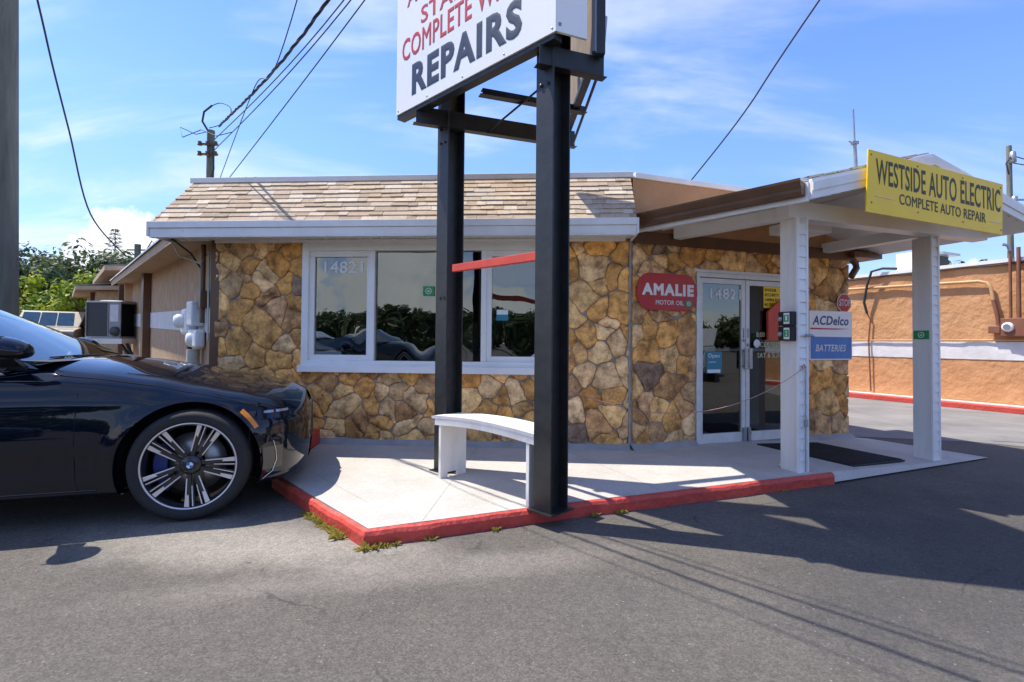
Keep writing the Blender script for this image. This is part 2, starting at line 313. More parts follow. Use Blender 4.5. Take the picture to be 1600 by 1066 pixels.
        if bevel:
            b = ob.modifiers.new('bevel', 'BEVEL'); b.width = bevel; b.segments = 2; b.limit_method = 'ANGLE'; b.angle_limit = radians(40)
        if kind: ob['kind'] = kind
        return ob
def copy_tree(o, parent=None):
    c = o.copy(); COL.objects.link(c)
    if parent is not None: c.parent = parent
    for ch in [x for x in KIDS(o)]: copy_tree(ch, c)
    return c
def KIDS(o): return [x for x in bpy.data.objects if x.parent == o]
# text as real extruded geometry, fitted to a box
_tc = {}
def text_geo(s, bold):
    if (s, bold) in _tc: return _tc[(s, bold)]
    cu = bpy.data.curves.new('t', 'FONT'); cu.body = s; cu.resolution_u = 3; cu.fill_mode = 'BOTH'; cu.space_character = 1+bold*1.9
    cu.bevel_depth = bold*.62; cu.bevel_resolution = 0
    ob = bpy.data.objects.new('t', cu); COL.objects.link(ob)
    dg = bpy.context.evaluated_depsgraph_get(); me = bpy.data.meshes.new_from_object(ob.evaluated_get(dg))
    vs = [Vector(v.co) for v in me.vertices]; fs = [tuple(p.vertices) for p in me.polygons]
    bpy.data.objects.remove(ob); bpy.data.curves.remove(cu); bpy.data.meshes.remove(me)
    fs = [f for f in fs if sum(vs[k].z for k in f)/len(f) > -1e-5 and not all(vs[k].z < -1e-5 for k in f)]
    x0 = min(v.x for v in vs); x1 = max(v.x for v in vs); y0 = min(v.y for v in vs); y1 = max(v.y for v in vs); zm = max(v.z for v in vs) or 1
    g = ([((v.x-x0)/(x1-x0), (v.y-y0)/(y1-y0), max(0, v.z)/zm) for v in vs], fs); _tc[(s, bold)] = g; return g
def text(mb, s, o, ux, uz, w, h, bold=.02, shear=0, thick=.0):
    vs, fs = text_geo(s, bold); o, ux, uz = Vector(o), Vector(ux).normalized(), Vector(uz).normalized()
    nz_ = ux.cross(uz).normalized()
    mb.add([o + ux*(a*w + b*h*shear) + uz*(b*h) + nz_*(.0012*c) for a, b, c in vs], fs)
    return mb
def vlabel(name, mb, m, parent): return mb.build(name, m, parent)

def fixn(ob):
    bm = bmesh.new(); bm.from_mesh(ob.data); bmesh.ops.recalc_face_normals(bm, faces=bm.faces); bm.to_mesh(ob.data); bm.free()
# ------------------------------------------------------------------ frames of the place
C = Vector((1.25, 5.45, 0)); FU = Vector((-.9976, .0698, 0)); FN = Vector((-.0698, -.9976, 0))
DU = Vector((.943, .333, 0)); DN = Vector((.333, -.943, 0))
Kc = C + FU*4.617; SU = Vector((-.66, .753, 0)); SN = Vector((-.753, -.66, 0))
OO = Vector((9.43, 9.44, 0)); OU = Vector((-.4185, .908, 0)); ON = Vector((-.908, -.4185, 0))
Zv = Vector((0, 0, 1))
FW = lambda s, z, o=0: C + FU*s + FN*o + Zv*z
DW = lambda t, z, o=0: C + DU*t + DN*o + Zv*z
SW = lambda q, z, o=0: Kc + SU*q + SN*o + Zv*(z + .0265*q)
OW = lambda q, z, o=0: OO + OU*q + ON*o + Zv*z
# ------------------------------------------------------------------ ground
def gz(x, y):
    f = max(0, min(1, (-x-3)/6)); f = f*f*(3-2*f)
    return max(0, min(1.1, (y-7.5)*.03))*f
def axis(vals): return sorted(set(vals))
gx = axis([-600,-300,-150,-80,-50,-36,-28,-24]+[-20+i*1.0 for i in range(20)]+[0,4,8,12,16,24,40,80,150,300,600])
gy = axis([-600,-300,-150,-80,-40,-20,-10,-4,0,3,6,7.5]+[8+i*1.5 for i in range(22)]+[45,60,80,120,200,350,700])
mb = MB(); nx, ny = len(gx), len(gy)
mb.add([(x, y, gz(x, y)) for x in gx for y in gy], [(i*ny+j, (i+1)*ny+j, (i+1)*ny+j+1, i*ny+j+1) for i in range(nx-1) for j in range(ny-1)])
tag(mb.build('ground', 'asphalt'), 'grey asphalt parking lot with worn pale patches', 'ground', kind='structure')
# grass verge far left
mb = MB(); vg = [(-60,16),(-26,15),(-13.2,16),(-12.5,26),(-11,45),(-60,50)]
M['grass'] = mat('verge_grass', (.16,.19,.03), (.07,.10,.02), scale=3, rough=.95, bump=1, bscale=30, speck=.3, speckscale=40)
for i in range(24):
    for j in range(20):
        x0, x1 = -60+i*2.0, -58+i*2.0; y0, y1 = 24+j*1.5, 25.5+j*1.5
        mb.add([(x0,y0,gz(x0,y0)+.02),(x1,y0,gz(x1,y0)+.02),(x1,y1,gz(x1,y1)+.02),(x0,y1,gz(x0,y1)+.02)], [(0,1,2,3)])
tag(mb.build('grass_verge', 'grass'), 'green grass verge at the back of the lot', 'grass', kind='structure')
# concrete apron strip before the orange wall (paler, sunlit)
mb = MB()
mb.add([DW(3.4,.004,-.3), Vector((5.9,6.5,.004)), OW(-9,.004,1.0), OW(-9,.004,.42), OW(16,.004,.42), OW(16,.004,5.0), DW(3.0,.004,-4)], [(0,1,2,3,4,5,6)])
tag(mb.build('driveway', 'apron'), 'pale worn concrete driveway beside the orange wall', 'driveway', kind='structure')
# slab
Eb = Vector((2.83, 4.5, 0)); Rb = Vector((5.17, 5.57, 0)); We = DW(3.19, 0, 0)
cpath = [Vector((-2.14,5.62,0)), Vector((-2.06,4.9,0)), Vector((-1.97,4.25,0)), Vector((-1.42,3.63,0)), Vector((-.86,3.03,0)), Vector((.364,3.55,0)), Vector((1.6,4.02,0)), Eb]
Wm = DW(1.45, 0, .01)
mb = MB()
ins = [Vector((-2.09,5.62,0)), Vector((-2.01,4.9,0)), Vector((-1.925,4.275,0)), Vector((-1.38,3.67,0)), Vector((-.85,3.09,0)), Vector((.345,3.60,0)), Vector((1.58,4.07,0)), Vector((2.83,4.56,0))]
pl = ins + [Wm, DW(.0,0,.0), FW(3.42, 0, .0)]
mb.prism([p + Zv*-.05 for p in pl], (0,0,.145))
Em = Vector((2.83,4.56,0))
T = [Em+Zv*.095, Wm+Zv*.095, We+DN*.0+Zv*.05, Rb+Zv*.012, Eb+Zv*.012+Vector((.0,.0,0))]
ex = [Rb+Vector((-.15,.3,0))]
mb.add([Eb+Zv*.02, Rb+Zv*.012, We+Zv*.055, Wm+Zv*.095, Em+Zv*.093], [(0,1,2,3,4)])
mb.add([We+Zv*.055, Rb+Zv*.012, Vector((4.62,6.62,.012))], [(0,1,2)])
mb.build('entrance_slab', 'concrete'); o = bpy.data.objects['entrance_slab']; tag(o, 'pale painted concrete slab in front of the stone shop', 'slab', kind='structure')
M['groove'] = mat('joint_dirt', (.34,.31,.27), (.22,.20,.17), scale=20, rough=.9)
for (a, b) in (((-1.72,4.42),(-.99,3.58)), ((-.55,3.24),(-.35,5.55)), ((1.15,3.95),(.55,5.40)), ((2.35,4.42),(2.02,5.05))):
    a, b = Vector((a[0], a[1], .0955)), Vector((b[0], b[1], .0955)); d_ = (b-a).normalized(); n_ = Vector((-d_.y, d_.x, 0))*.002
    mbj = MB(); P_ = [a.lerp(b, k/12)+n_*1.2*mnoise.noise(Vector((k*.9,a.x,0))) for k in range(13)]
    mbj.add([p+n_ for p in P_]+[p-n_ for p in P_], [(k, k+1, 14+k, 13+k) for k in range(12)]); oj = mbj.build('slab_joint', 'groove'); fixn(oj); tag(oj, 'thin dark joint line in the pale slab', 'joint', kind='structure')
# kerb
mb = MB(); rr = random.Random(3)
def kerb(path, w=.048, h=.098, sub=14, mbx=None):
    pts = []
    for a, b in zip(path, path[1:]):
        for k in range(sub): pts.append(a.lerp(b, k/sub))
    pts.append(path[-1]); n = len(pts); rings = []
    for i, p in enumerate(pts):
        d1 = (pts[min(i+1,n-1)]-p); d0 = (p-pts[max(i-1,0)])
        if d1.length < 1e-6: d1 = d0
        if d0.length < 1e-6: d0 = d1
        d = (d0.normalized()+d1.normalized()).normalized(); s = Vector((-d.y, d.x, 0)); k = 1/max(.6, d.dot(d1.normalized()))
        j = lambda a: a*(mnoise.noise(Vector((p.x*9, p.y*9, a*100))))
        o = p + s*j(.012)
        rings.append([o + Zv*-.04, o + Zv*(h-.03+j(.008)), o + s*(.012*k) + Zv*(h-.008+j(.006)), o + s*(.035*k) + Zv*h, o + s*(w*k-.012+j(.014)) + Zv*(h-.003), o + s*w*k + Zv*-.04])
    m = len(rings[0]); vs = [v for R in rings for v in R]
    fs = [(i*m+k, i*m+k+1, (i+1)*m+k+1, (i+1)*m+k) for i in range(n-1) for k in range(m-1)]
    mbx.add(vs, fs, smooth=False); mbx.add(rings[0], [tuple(range(m))]); mbx.add(rings[-1], [tuple(reversed(range(m)))])
kerb(cpath, mbx=mb)
# recalc normals afterwards
o = mb.build('kerb', 'red_paint'); fixn(o); tag(o, 'red painted concrete kerb round the pale slab', 'kerb', kind='structure')
mb = MB(); mb.fbox(FW, 3.33, 3.78, .0, .255, .06, .26); o = mb.build('kerb_block', 'red_paint', org=FW(3.5,0,.1), bevel=.03)
tag(o, 'red painted concrete block on the ground against the stone wall', 'kerb block')
# sidewalk ledge of orange wall
mb = MB(); mb.fbox(OW, -9, 18, 0, .12, .012, .22); tag(mb.build('wall_ledge', 'stripe'), 'white ledge at the foot of the orange wall', 'ledge', kind='structure')
mb = MB(); mb.fbox(OW, -9, 18, 0, .105, .224, .42); tag(mb.build('far_kerb', 'red_paint', bevel=.01), 'red kerb along the orange wall', 'kerb', kind='structure')

# ------------------------------------------------------------------ the stone shop
shop = thing('stone_shop', C, 'low stone fronted repair shop with shingled mansard roof and white gabled entrance canopy', 'shop building')
def clip(poly, a, b, c):   # keep a*x+b*y<=c
    out = []
    for i in range(len(poly)):
        p, q = poly[i], poly[(i+1) % len(poly)]; dp = a*p[0]+b*p[1]-c; dq = a*q[0]+b*q[1]-c
        if dp <= 0: out.append(p)
        if dp*dq < 0:
            t = dp/(dp-dq); out.append((p[0]+(q[0]-p[0])*t, p[1]+(q[1]-p[1])*t))
    return out
def area(P): return abs(sum(P[i][0]*P[(i+1)%len(P)][1]-P[(i+1)%len(P)][0]*P[i][1] for i in range(len(P))))/2
PAL = [(.52,.31,.10),(.56,.37,.15),(.48,.28,.09),(.50,.35,.18),(.60,.42,.19),(.44,.26,.11),(.44,.29,.15),(.56,.33,.10),(.48,.34,.18),(.62,.45,.23),(.40,.26,.13),(.54,.29,.08),(.56,.41,.22),(.46,.26,.08)]
def stones(F, a0, a1, z0, z1, holes, n, seed, mb, sx=1.0, sz=1.0):
    r = random.Random(seed); pts = []
    tries = 0
    while len(pts) < n and tries < 60000:
        tries += 1; p = (r.uniform(a0-.1, a1+.1), r.uniform(z0-.1, z1+.1)); md = r.choice((.09,.13,.17,.21,.26))*(1-.3*tries/60000)
        if all(((p[0]-q[0])*sx)**2+((p[1]-q[1])*sz)**2 > max(md, q[2])**2*.8 for q in pts): pts.append((p[0], p[1], md))
    for i, p in enumerate(pts):
        P = [(a0,z0),(a1,z0),(a1,z1),(a0,z1)]
        for j, q in enumerate(pts):
            if i == j: continue
            dx, dz = q[0]-p[0], q[1]-p[1]
            if dx*dx+dz*dz > 1.2: continue
            m = .5 + .25*(p[2]-q[2])/(.29); mx_, mz_ = p[0]+dx*m, p[1]+dz*m
            P = clip(P, dx, dz, dx*mx_+dz*mz_)
            if len(P) < 3: break
        if len(P) < 3: continue
        for (h0, h1, k0, k1) in holes:
            inter = clip(clip(clip(clip(P, 1,0,h1), -1,0,-h0), 0,1,k1), 0,-1,-k0)
            if len(inter) > 2 and area(inter) > 1e-4:
                best = max((clip(P,1,0,h0), clip(P,-1,0,-h1), clip(P,0,1,k0), clip(P,0,-1,-k1)), key=lambda Q: area(Q) if len(Q) > 2 else 0)
                P = best
            if len(P) < 3: break
        if len(P) < 3 or area(P) < .002: continue
        # subdivide + noise + inset for mortar
        cx_ = sum(a for a, b in P)/len(P); cz_ = sum(b for a, b in P)/len(P)
        Q = []
        for k in range(len(P)):
            a, b = P[k], P[(k+1)%len(P)]; L = sqrt((a[0]-b[0])**2+(a[1]-b[1])**2); m = max(1, int(L/.028))
            for t in range(m): Q.append((a[0]+(b[0]-a[0])*t/m, a[1]+(b[1]-a[1])*t/m))
        for it in range(1): Q = [((Q[k-1][0]+2*Q[k][0]+Q[(k+1)%len(Q)][0])/4, (Q[k-1][1]+2*Q[k][1]+Q[(k+1)%len(Q)][1])/4) for k in range(len(Q))]
        if len(Q) < 3: continue
        WQ = lambda a, b: (a+.075*mnoise.noise(Vector((a*4.2, b*4.2, seed)))+.026*mnoise.noise(Vector((a*11, b*11, seed+5))), b+.075*mnoise.noise(Vector((a*4.2, b*4.2, seed+40)))+.026*mnoise.noise(Vector((a*11, b*11, seed+50))))
        def wedge(a, b):
            e = min(1, min(a-a0, a1-a, b-z0, z1-b)/.06, *[max(h0-a, a-h1, k0-b, b-k1)/.06 for (h0,h1,k0,k1) in holes]) if holes else min(1, min(a-a0, a1-a, b-z0, z1-b)/.06)
            e = max(0, e); c_ = WQ(a, b); return (a+(c_[0]-a)*e, b+(c_[1]-b)*e)
        Q = [wedge(a, b) for a, b in Q]; cx_ = sum(a for a, b in Q)/len(Q); cz_ = sum(b for a, b in Q)/len(Q)
        base = PAL[r.randrange(len(PAL))]; f = r.uniform(.78, 1.22); col = tuple(min(1, c*f*1.02) for c in base)
        if r.random() < .05: col = (.20,.145,.10)
        def ring(ins, o, nz):
            R = []
            for (a, b) in Q:
                d = sqrt((a-cx_)**2+(b-cz_)**2)+1e-6; k = max(.15, (d-ins)/d)
                w = nz*mnoise.noise(Vector((a*14+seed, b*14, i*.7)))
                R.append(F(cx_+(a-cx_)*k+w, cz_+(b-cz_)*k+w, o+ .5*nz*mnoise.noise(Vector((a*20, b*20, 9+i)))))
            return R
        D = r.uniform(.014, .030); tilt = r.uniform(-.03,.03)
        R0 = ring(.003, -.004, .012); R1 = ring(.005, D*.7, .012); R2_ = ring(.009, D*.98, .014); R3 = ring(.06, D*1.0, .022)
        N = len(Q); vs = R0+R1+R2_+R3+[F(cx_, cz_, D*1.12+tilt*.1)]; fs = []
        for L in range(3):
            for k in range(N): fs.append((L*N+k, L*N+(k+1)%N, (L+1)*N+(k+1)%N, (L+1)*N+k))
        for k in range(N): fs.append((3*N+k, 3*N+(k+1)%N, 4*N))
        mb.add(vs, fs, col, True)
wz0, wz1, ws0, ws1 = .925, 2.285, .78, 3.51
# walls (mortar bed) as butted panels, .2 thick
mb = MB()
for a in ((.02, ws0, 0, 2.42), (ws1, 4.6, 0, 2.42), (ws0, ws1, 0, wz0), (ws0, ws1, wz1, 2.42)): mb.fbox(FW, a[0], a[1], a[2], a[3], -.2, 0)
front = mb.build('front_wall', 'mortar', shop)
mb = MB(); stones(FW, .01, 4.61, .1, 2.35, [(ws0-.02, ws1+.02, wz0-.02, wz1+.02)], 250, 11, mb); o = mb.build('stone_facing', 'stone', front); fixn(o)
dt0, dt1, dz1 = .85, 2.28, 2.02
mb = MB()
for a in ((.02, dt0, 0, 2.6), (dt1, 3.17, 0, 2.6), (dt0, dt1, dz1, 2.6)): mb.fbox(DW, a[0], a[1], a[2], a[3], -.2, 0)
dwall = mb.build('entrance_wall', 'mortar', shop)
mb = MB(); stones(DW, .03, 3.20, .07, 2.30, [(dt0-.01, dt1+.01, 0, dz1+.02)], 130, 23, mb, sx=1.25, sz=.85); o = mb.build('stone_facing', 'stone', dwall); fixn(o)
# raised mortar seam on the corner
mb = MB(); mb.tube([C+Zv*.08+DN*.005, C+Zv*1.2+DN*.008+FU*.005, C+Zv*2.32+DN*.005], .017, 6); mb.build('corner_seam', 'mortar', front)
M['cove'] = mat('grey_cove_concrete', (.36,.36,.355), (.28,.28,.275), scale=5, rough=.8, bump=.3, bscale=30)
# cove of concrete at the foot of the walls
mb = MB()
for F, a0, a1 in ((FW, 0, 3.4), (DW, 0, dt0-.02), (DW, dt1+.02, 3.24)):
    n = 24
    P = []
    for i in range(n+1):
        a = a0+(a1-a0)*i/n; j = .012*mnoise.noise(Vector((a*5, a0, 1)))
        zb = .095 if (F is FW or a < 1.4) else .095-.05*(a-1.4)/1.8
        P += [F(a, zb+.065+j, .0), F(a, zb+.04+j, .05), F(a, zb-.01, .12+j)]
    mb = MB(); mb.add(P, [(i*3+k, i*3+k+1, i*3+k+4, i*3+k+3) for i in range(n) for k in range(2)], smooth=True); fixn(mb.build('wall_base_cove', 'cove', shop))
# right-hand return wall and hidden walls
mb = MB(); B1 = DW(3.17,0,0); B2 = B1 - DN*6; B3 = SW(9.6,0,0); B3.z = 0
for a, b in ((B1, B2), (B2, B3)):
    d = (b-a).normalized(); nI = Vector((-d.y, d.x, 0)); mb.obox(a, b-a, nI*.2, Zv*2.7)
mb.build('rear_wall', 'tan', shop)
# stone return at the right end
mb = MB(); RW = lambda t, z, o=0: DW(3.17, 0, 0) - DN*t + DU*o + Zv*z
stones(RW, .0, 1.4, .07, 2.3, [], 26, 5, mb); o = mb.build('stone_return', 'stone', shop); fixn(o)
# interior
mb = MB(); mb.prism([DW(3.0,.03,-.22), FW(.1,.03,-.25), FW(4.3,.03,-.25), FW(4.6,.03,-3.6), DW(2.2,.03,-4.5)], (0,0,.06)); mb.build('interior_floor', 'dark', shop)
mb = MB(); mb.obox(FW(4.7,.1,-3.6), DW(2.2,.1,-4.5)-FW(4.7,.1,-3.6), (0,.1,0), (0,0,2.5)); mb.obox(FW(3.9,.1,-.3), FU*.6+SU*0-FN*3.3, FU*-.1, Zv*2.5); mb.build('interior_wall', 'intwall', shop)
mb = MB(); mb.prism([DW(3.0,2.5,-.22), FW(.1,2.5,-.22), FW(4.3,2.5,-.22), FW(4.6,2.5,-3.6), DW(2.2,2.5,-4.5)], (0,0,.05)); mb.build('interior_ceiling', 'intwall', shop)
mb = MB(); mb.fbox(FW, 1.26, 1.47, .1, 2.45, -.62, -.45); mb.build('interior_column', 'dark', shop)
mb = MB(); mb.fbox(FW, .5, 2.6, .1, 1.08, -2.2, -1.7); mb.fbox(FW, .45, 2.65, 1.08, 1.12, -2.25, -1.6); mb.fbox(FW, 2.9, 3.9, .1, .85, -1.6, -1.1); mb.fbox(FW, 1.9, 2.5, 1.13, 1.5, -2.1, -2.05)
mb.fbox(DW, .9, 1.7, .1, 1.0, -2.6, -2.1); mb.fbox(DW, 1.25, 1.4, .1, 2.4, -1.6, -1.45)
M['counter'] = mat('counter_laminate', (.22,.15,.10), (.15,.10,.07), rough=.4); mb.build('service_counter', 'counter', shop)
# window
win = None
mb = MB(); fo = .05
for a in ((ws1-.0, ws1+.075, wz0-.03, wz1+.015), (ws0-.075, ws0, wz0-.03, wz1+.015)): mb.fbox(FW, a[0], a[1], a[2], a[3], -.06, fo)
mb.fbox(FW, ws0, ws1, wz1-.075, wz1+.015, -.06, fo); mb.fbox(FW, ws0, ws1, wz0-.03, wz0+.075, -.06, fo)
mb.fbox(FW, ws0-.09, ws1+.09, wz1+.018, wz1+.045, 0, fo+.02)
win = mb.build('window', 'vinyl', shop, bevel=.004)
mb = MB(); mb.fbox(FW, ws0-.10, ws1+.10, wz0-.055, wz0+.02, .053, .085); mb.build('sill', 'vinyl', win, bevel=.006)
gl0, gl1 = wz0+.075, wz1-.075
ms = [2.80, 1.56]
mb = MB()
for s_ in ms:
    mb = MB(); mb.fbox(FW, s_-.03, s_+.03, gl0, gl1, -.05, .028); mb.build('mullion', 'vinyl', win, bevel=.003)
mb = MB()
# sash rails of the two sliding end lights
for (a, b) in ((2.83, ws1), (ws0, 1.53)):
    mb.fbox(FW, a, b, gl1-.065, gl1, -.05, .016); mb.fbox(FW, a, b, gl0, gl0+.06, -.05, .016)
    mb.fbox(FW, a, a+.03, gl0+.06, gl1-.065, -.05, .016); mb.fbox(FW, b-.055, b, gl0+.06, gl1-.065, -.05, .016)
    mb.build('sash', 'vinyl', win, bevel=.003); mb = MB()
for (a, b, o_) in ((2.86, ws1-.055, -.012), (1.59, 2.77, -.025), (ws0+.03, 1.475, -.014)):
    mb = MB(); z0_, z1_ = (gl0+.06, gl1-.065) if o_ > -.02 else (gl0, gl1)
    P = [FW(b, z0_, o_), FW(a, z0_, o_), FW(a, z1_, o_), FW(b, z1_, o_)]; mb.add(P, [(0,1,2,3)]); mb.build('pane', 'winglass', win)
mb = MB(); text(mb, '14821', FW(3.355, 1.965, -.008), -FU, Zv, .44, .135, .022); mb.build('house_number', 'ink_white', win)
# small green sticker & card on the window
def sticker(name, F, a, z, w, h, o_, m, label, cat, group=None, mark=True, flip=False, sub='M'):
    b = MB(); b.fbox(F, a-w/2, a+w/2, z-h/2, z+h/2, o_, o_+.002); ob = b.build(name, m, org=F(a, z-h/2, o_)); tag(ob, label, cat, group)
    if mark:
        b = MB(); b.tube([F(a + .30*h*cos(k*pi/8), z + .30*h*sin(k*pi/8), o_+.0035) for k in range(17)], .004, 4, False)
        b.fbox(F, a-.14*h, a+.14*h, z-.10*h, z-.02*h, o_+.002, o_+.0035); b.fbox(F, a-.12*h, a+.12*h, z+.04*h, z+.10*h, o_+.002, o_+.0035)
        b.build('round_emblem', 'ink_white', ob)
    return ob
sticker('sticker', FW, 2.175, 1.77, .125, .105, -.005, 'green_st', 'small green sticker with white round emblem on the middle window pane', 'sticker')
o = sticker('notice_card', FW, 1.36, 1.51, .13, .12, -.005, 'teal', 'small teal and white card stuck on the right window pane', 'card', mark=False)
mb = MB(); mb.fbox(FW, 1.30, 1.42, 1.515, 1.565, -.003, -.0015); mb.build('printed_band', 'ink_white', o)
mb = MB(); mb.fbox(FW, 1.86, 1.92, 1.12, 1.17, -.012, -.008); tag(mb.build('paper_note', 'ink_white', org=FW(1.89,1.12,-.01)), 'tiny white paper note low on the middle window pane', 'note')

# door (two leaves)
mb = MB()
mb.fbox(DW, dt0, dt0+.045, .05, dz1, -.06, .03); mb.fbox(DW, dt1-.045, dt1, .05, dz1, -.06, .03); mb.fbox(DW, dt0+.045, dt1-.045, dz1-.05, dz1, -.06, .03); mb.fbox(DW, dt0-.02, dt1+.02, dz1, dz1+.035, -.03, .04)
mb.build('door_frame', 'alum', shop, bevel=.003)
mb = MB(); mb.fbox(DW, dt0-.02, dt1+.02, .04, .085, -.12, .06); mb.build('threshold', 'smooth_apron', shop)
tm = (dt0+dt1)/2
for (a, b, hs_) in ((dt0+.05, tm-.004, 1), (tm+.004, dt1-.05, -1)):
    mb = MB(); w_ = .055; z0_, z1_ = .09, dz1-.055
    mb.fbox(DW, a, a+w_, z0_, z1_, -.045, .0); mb.fbox(DW, b-w_, b, z0_, z1_, -.045, 0); mb.fbox(DW, a+w_, b-w_, z0_, z0_+.11, -.045, 0); mb.fbox(DW, a+w_, b-w_, z1_-.06, z1_, -.045, 0)
    mb.fbox(DW, a+w_, b-w_, 1.135, 1.165, -.04, -.028)
    dr = mb.build('door', 'alum', shop, bevel=.003)
    mb = MB(); mb.add([DW(a+w_, z0_+.11, -.02), DW(b-w_, z0_+.11, -.02), DW(b-w_, z1_-.06, -.02), DW(a+w_, z1_-.06, -.02)], [(0,1,2,3)]); mb.build('pane', 'doorglass', dr)
    x = b-.028 if hs_ == 1 else a+.028
    mb = MB(); mb.fbox(DW, x-.024, x+.024, .93, 1.17, .035, .05); mb.fbox(DW, x-.015, x+.015, .95, .97, 0, .035); mb.fbox(DW, x-.015, x+.015, 1.13, 1.15, 0, .035); mb.build('handle', 'galv', dr, bevel=.004)
    mb = MB(); mb.lathe([(0,.012),(.016,.012),(.018,0)], DN, DW(x, 1.26 if hs_ == 1 else 1.21, 0), 16); mb.build('lock', 'galv', dr); mb = MB(); mb.fbox(DW, x-.004, x+.004, 1.29, 1.40, .0, .01); mb.build('key_chain', 'galv', dr)
    mb = MB(); mb.fbox(DW, x-.02, x+.02, .1, .25, .003, .03); mb.build('hinge', 'galv', dr)
    if hs_ == 1:
        mb = MB(); text(mb, '14821', DW(1.07, 1.735, -.016), DU, Zv, .44, .12, .02); mb.build('house_number', 'ink_white', dr)
        mb = MB(); mb.tube([DW(.955, .98, -.012), DW(.965, 1.03, -.012), DW(.98, 1.10, -.012), DW(1.0, 1.135, -.012)], .005, 6); mb.lathe([(0,.004),(.02,.004),(.022,0)], DN, DW(.955,.955,-.016), 12); mb.build('door_chain', 'galv', dr)
    else:
        M['gold_ink'] = mat('pale_gold_lettering', (.66,.60,.36), rough=.5)
        for w_t, a_t, z_t, l_t in (('8:00', 1.74, 1.30, .13), ('CLOSED', 1.795, 1.185, .30), ('SAT & SUN', 1.755, 1.055, .36)):
            mb = MB(); text(mb, w_t, DW(a_t, z_t, -.016), DU, Zv, l_t, .06, .03); mb.build('opening_hours', 'gold_ink', dr)
# things on the doors
o = sticker('open_sign', DW, 1.125, 1.005, .215, .245, -.017, 'teal', 'teal and white OPEN card on the left door pane', 'sign', mark=False)
mb = MB(); text(mb, 'Open', DW(1.04, 1.045, -.013), DU, Zv, .16, .062, .02); mb.fbox(DW, 1.03, 1.21, .887, .925, -.0149, -.0135); mb.fbox(DW, 1.05, 1.15, 1.005, 1.012, -.0149, -.0135); mb.build('lettering', 'ink_white', o)
o = sticker('warning_sign', DW, 2.0, 1.80, .32, .31, -.017, 'yellow', 'yellow and black security camera warning sign on the right door pane', 'sign', mark=False)
mb = MB()
for i, (s_, w_) in enumerate((('WARNING', .24), ('24 HOUR', .18), ('SECURITY', .22), ('CAMERA IN USE', .27), ('NO TRESPASSING', .27))): text(mb, s_, DW(1.865, 1.905-.058*i, -.0135), DU, Zv, w_, .036, .03)
mb.fbox(DW, 1.84, 2.16, 1.955, 1.962, -.0149, -.0135); mb.fbox(DW, 1.84, 2.16, 1.643, 1.65, -.0149, -.0135); mb.fbox(DW, 1.84, 1.847, 1.65, 1.955, -.0149, -.0135)
mb.build('lettering', 'black', o)
mb = MB(); mb.prism([DW(1.865,1.27,.012), DW(2.17,1.27,.012), DW(2.17,1.60,.012), DW(2.03,1.735,.012), DW(1.865,1.60,.012)], DN*.03)
tag(mb.build('key_drop_sign', 'red_bar', org=DW(2.0,1.27,.02)), 'red house shaped board on the right door behind the lock boxes', 'sign')
mb = MB(); mb.lathe([(0,.004),(.048,.004),(.05,0)], DN, DW(1.73, 1.225, .002), 20); tag(mb.build('round_sticker', 'ink_white', org=DW(1.73,1.18,0)), 'round white sticker beside the door lock', 'sticker')
# unlit vertical neon sign behind left pane
nsg = thing('neon_sign', DW(1.03, 1.18, -.12), 'tall narrow unlit red neon sign hanging inside the left door', 'sign')
mb = MB(); mb.tube([DW(1.04+.055*sin(a*pi/12), 1.49+.32*cos(a*pi/12), -.12) for a in range(25)], .009, 6); mb.build('tube_border', 'enamel_red', nsg)
mb = MB()
for i, ch in enumerate('OPEN'): text(mb, ch, DW(1.005, 1.66-.13*i, -.12), DU, Zv, .07, .09, .02)
mb.build('tube_letters', 'enamel_red', nsg)

# mansard roof -------------------------------------------------
roofp = MB()
E0, E1_ = FW(-.0, 2.45, .42), FW(5.06, 2.45, .42); T0, T1 = FW(-.0, 2.985, .02), FW(4.88, 2.985, .02); BK0, BK1 = FW(0, 2.985, -.4), FW(4.88, 2.985, -.4)
roofp.add([E0, E1_, T1, T0, FW(0,2.45,-.4), FW(5.06,2.45,-.4), BK1, BK0], [(0,1,2,3),(0,3,7,4),(1,5,6,2),(4,7,6,5),(3,2,6,7),(0,4,5,1)])
roof = roofp.build('roof', 'tan', shop); fixn(roof)
mb = MB(); SP = [(.56,.43,.30),(.50,.38,.26),(.60,.48,.35),(.64,.52,.39),(.47,.35,.24),(.66,.56,.44),(.54,.43,.31),(.43,.33,.23),(.56,.42,.30)]
r = random.Random(9); rows = 9; nrm = (T0-E0).cross(E1_-E0).normalized(); nrm = nrm if nrm.dot(Vector((0,-1,.3))) > 0 else -nrm
def MF(s, v, o): # s along, v 0..1 up slope
    smax = 5.06-.18*v; return FW(0,0,0) + (FW(min(s, smax), 2.45, .42)).lerp(FW(min(s, smax), 2.985, .02), v) - FW(0,0,0) + nrm*o
for i in range(rows):
    v0, v1 = i/rows, min(1, (i+1.12)/rows); s = -r.random()*.25
    prev = None
    while s < 5.06:
        w_ = r.choice((.10,.14,.18,.23,.30)); a, b = max(0, s), min(5.06-.18*v0, s+w_); s += w_
        if b-a < .02: continue
        c = r.choice([x for x in SP if x != prev]); prev = c; f = r.uniform(.9,1.12); c = tuple(k*f for k in c); th = r.choice((.006,.011)); dv = -r.choice((0,.012,.0))
        vs = [MF(a,v0+dv,.002), MF(b-.003,v0+dv,.002), MF(b-.003,v0+dv,.006+th), MF(a,v0+dv,.006+th), MF(b-.003,v1,.003), MF(a,v1,.003)]
        mb.add(vs, [(0,1,2,3),(3,2,4,5),(0,3,5),(1,4,2)], c)
o = mb.build('shingles', 'shingle', roof); fixn(o)
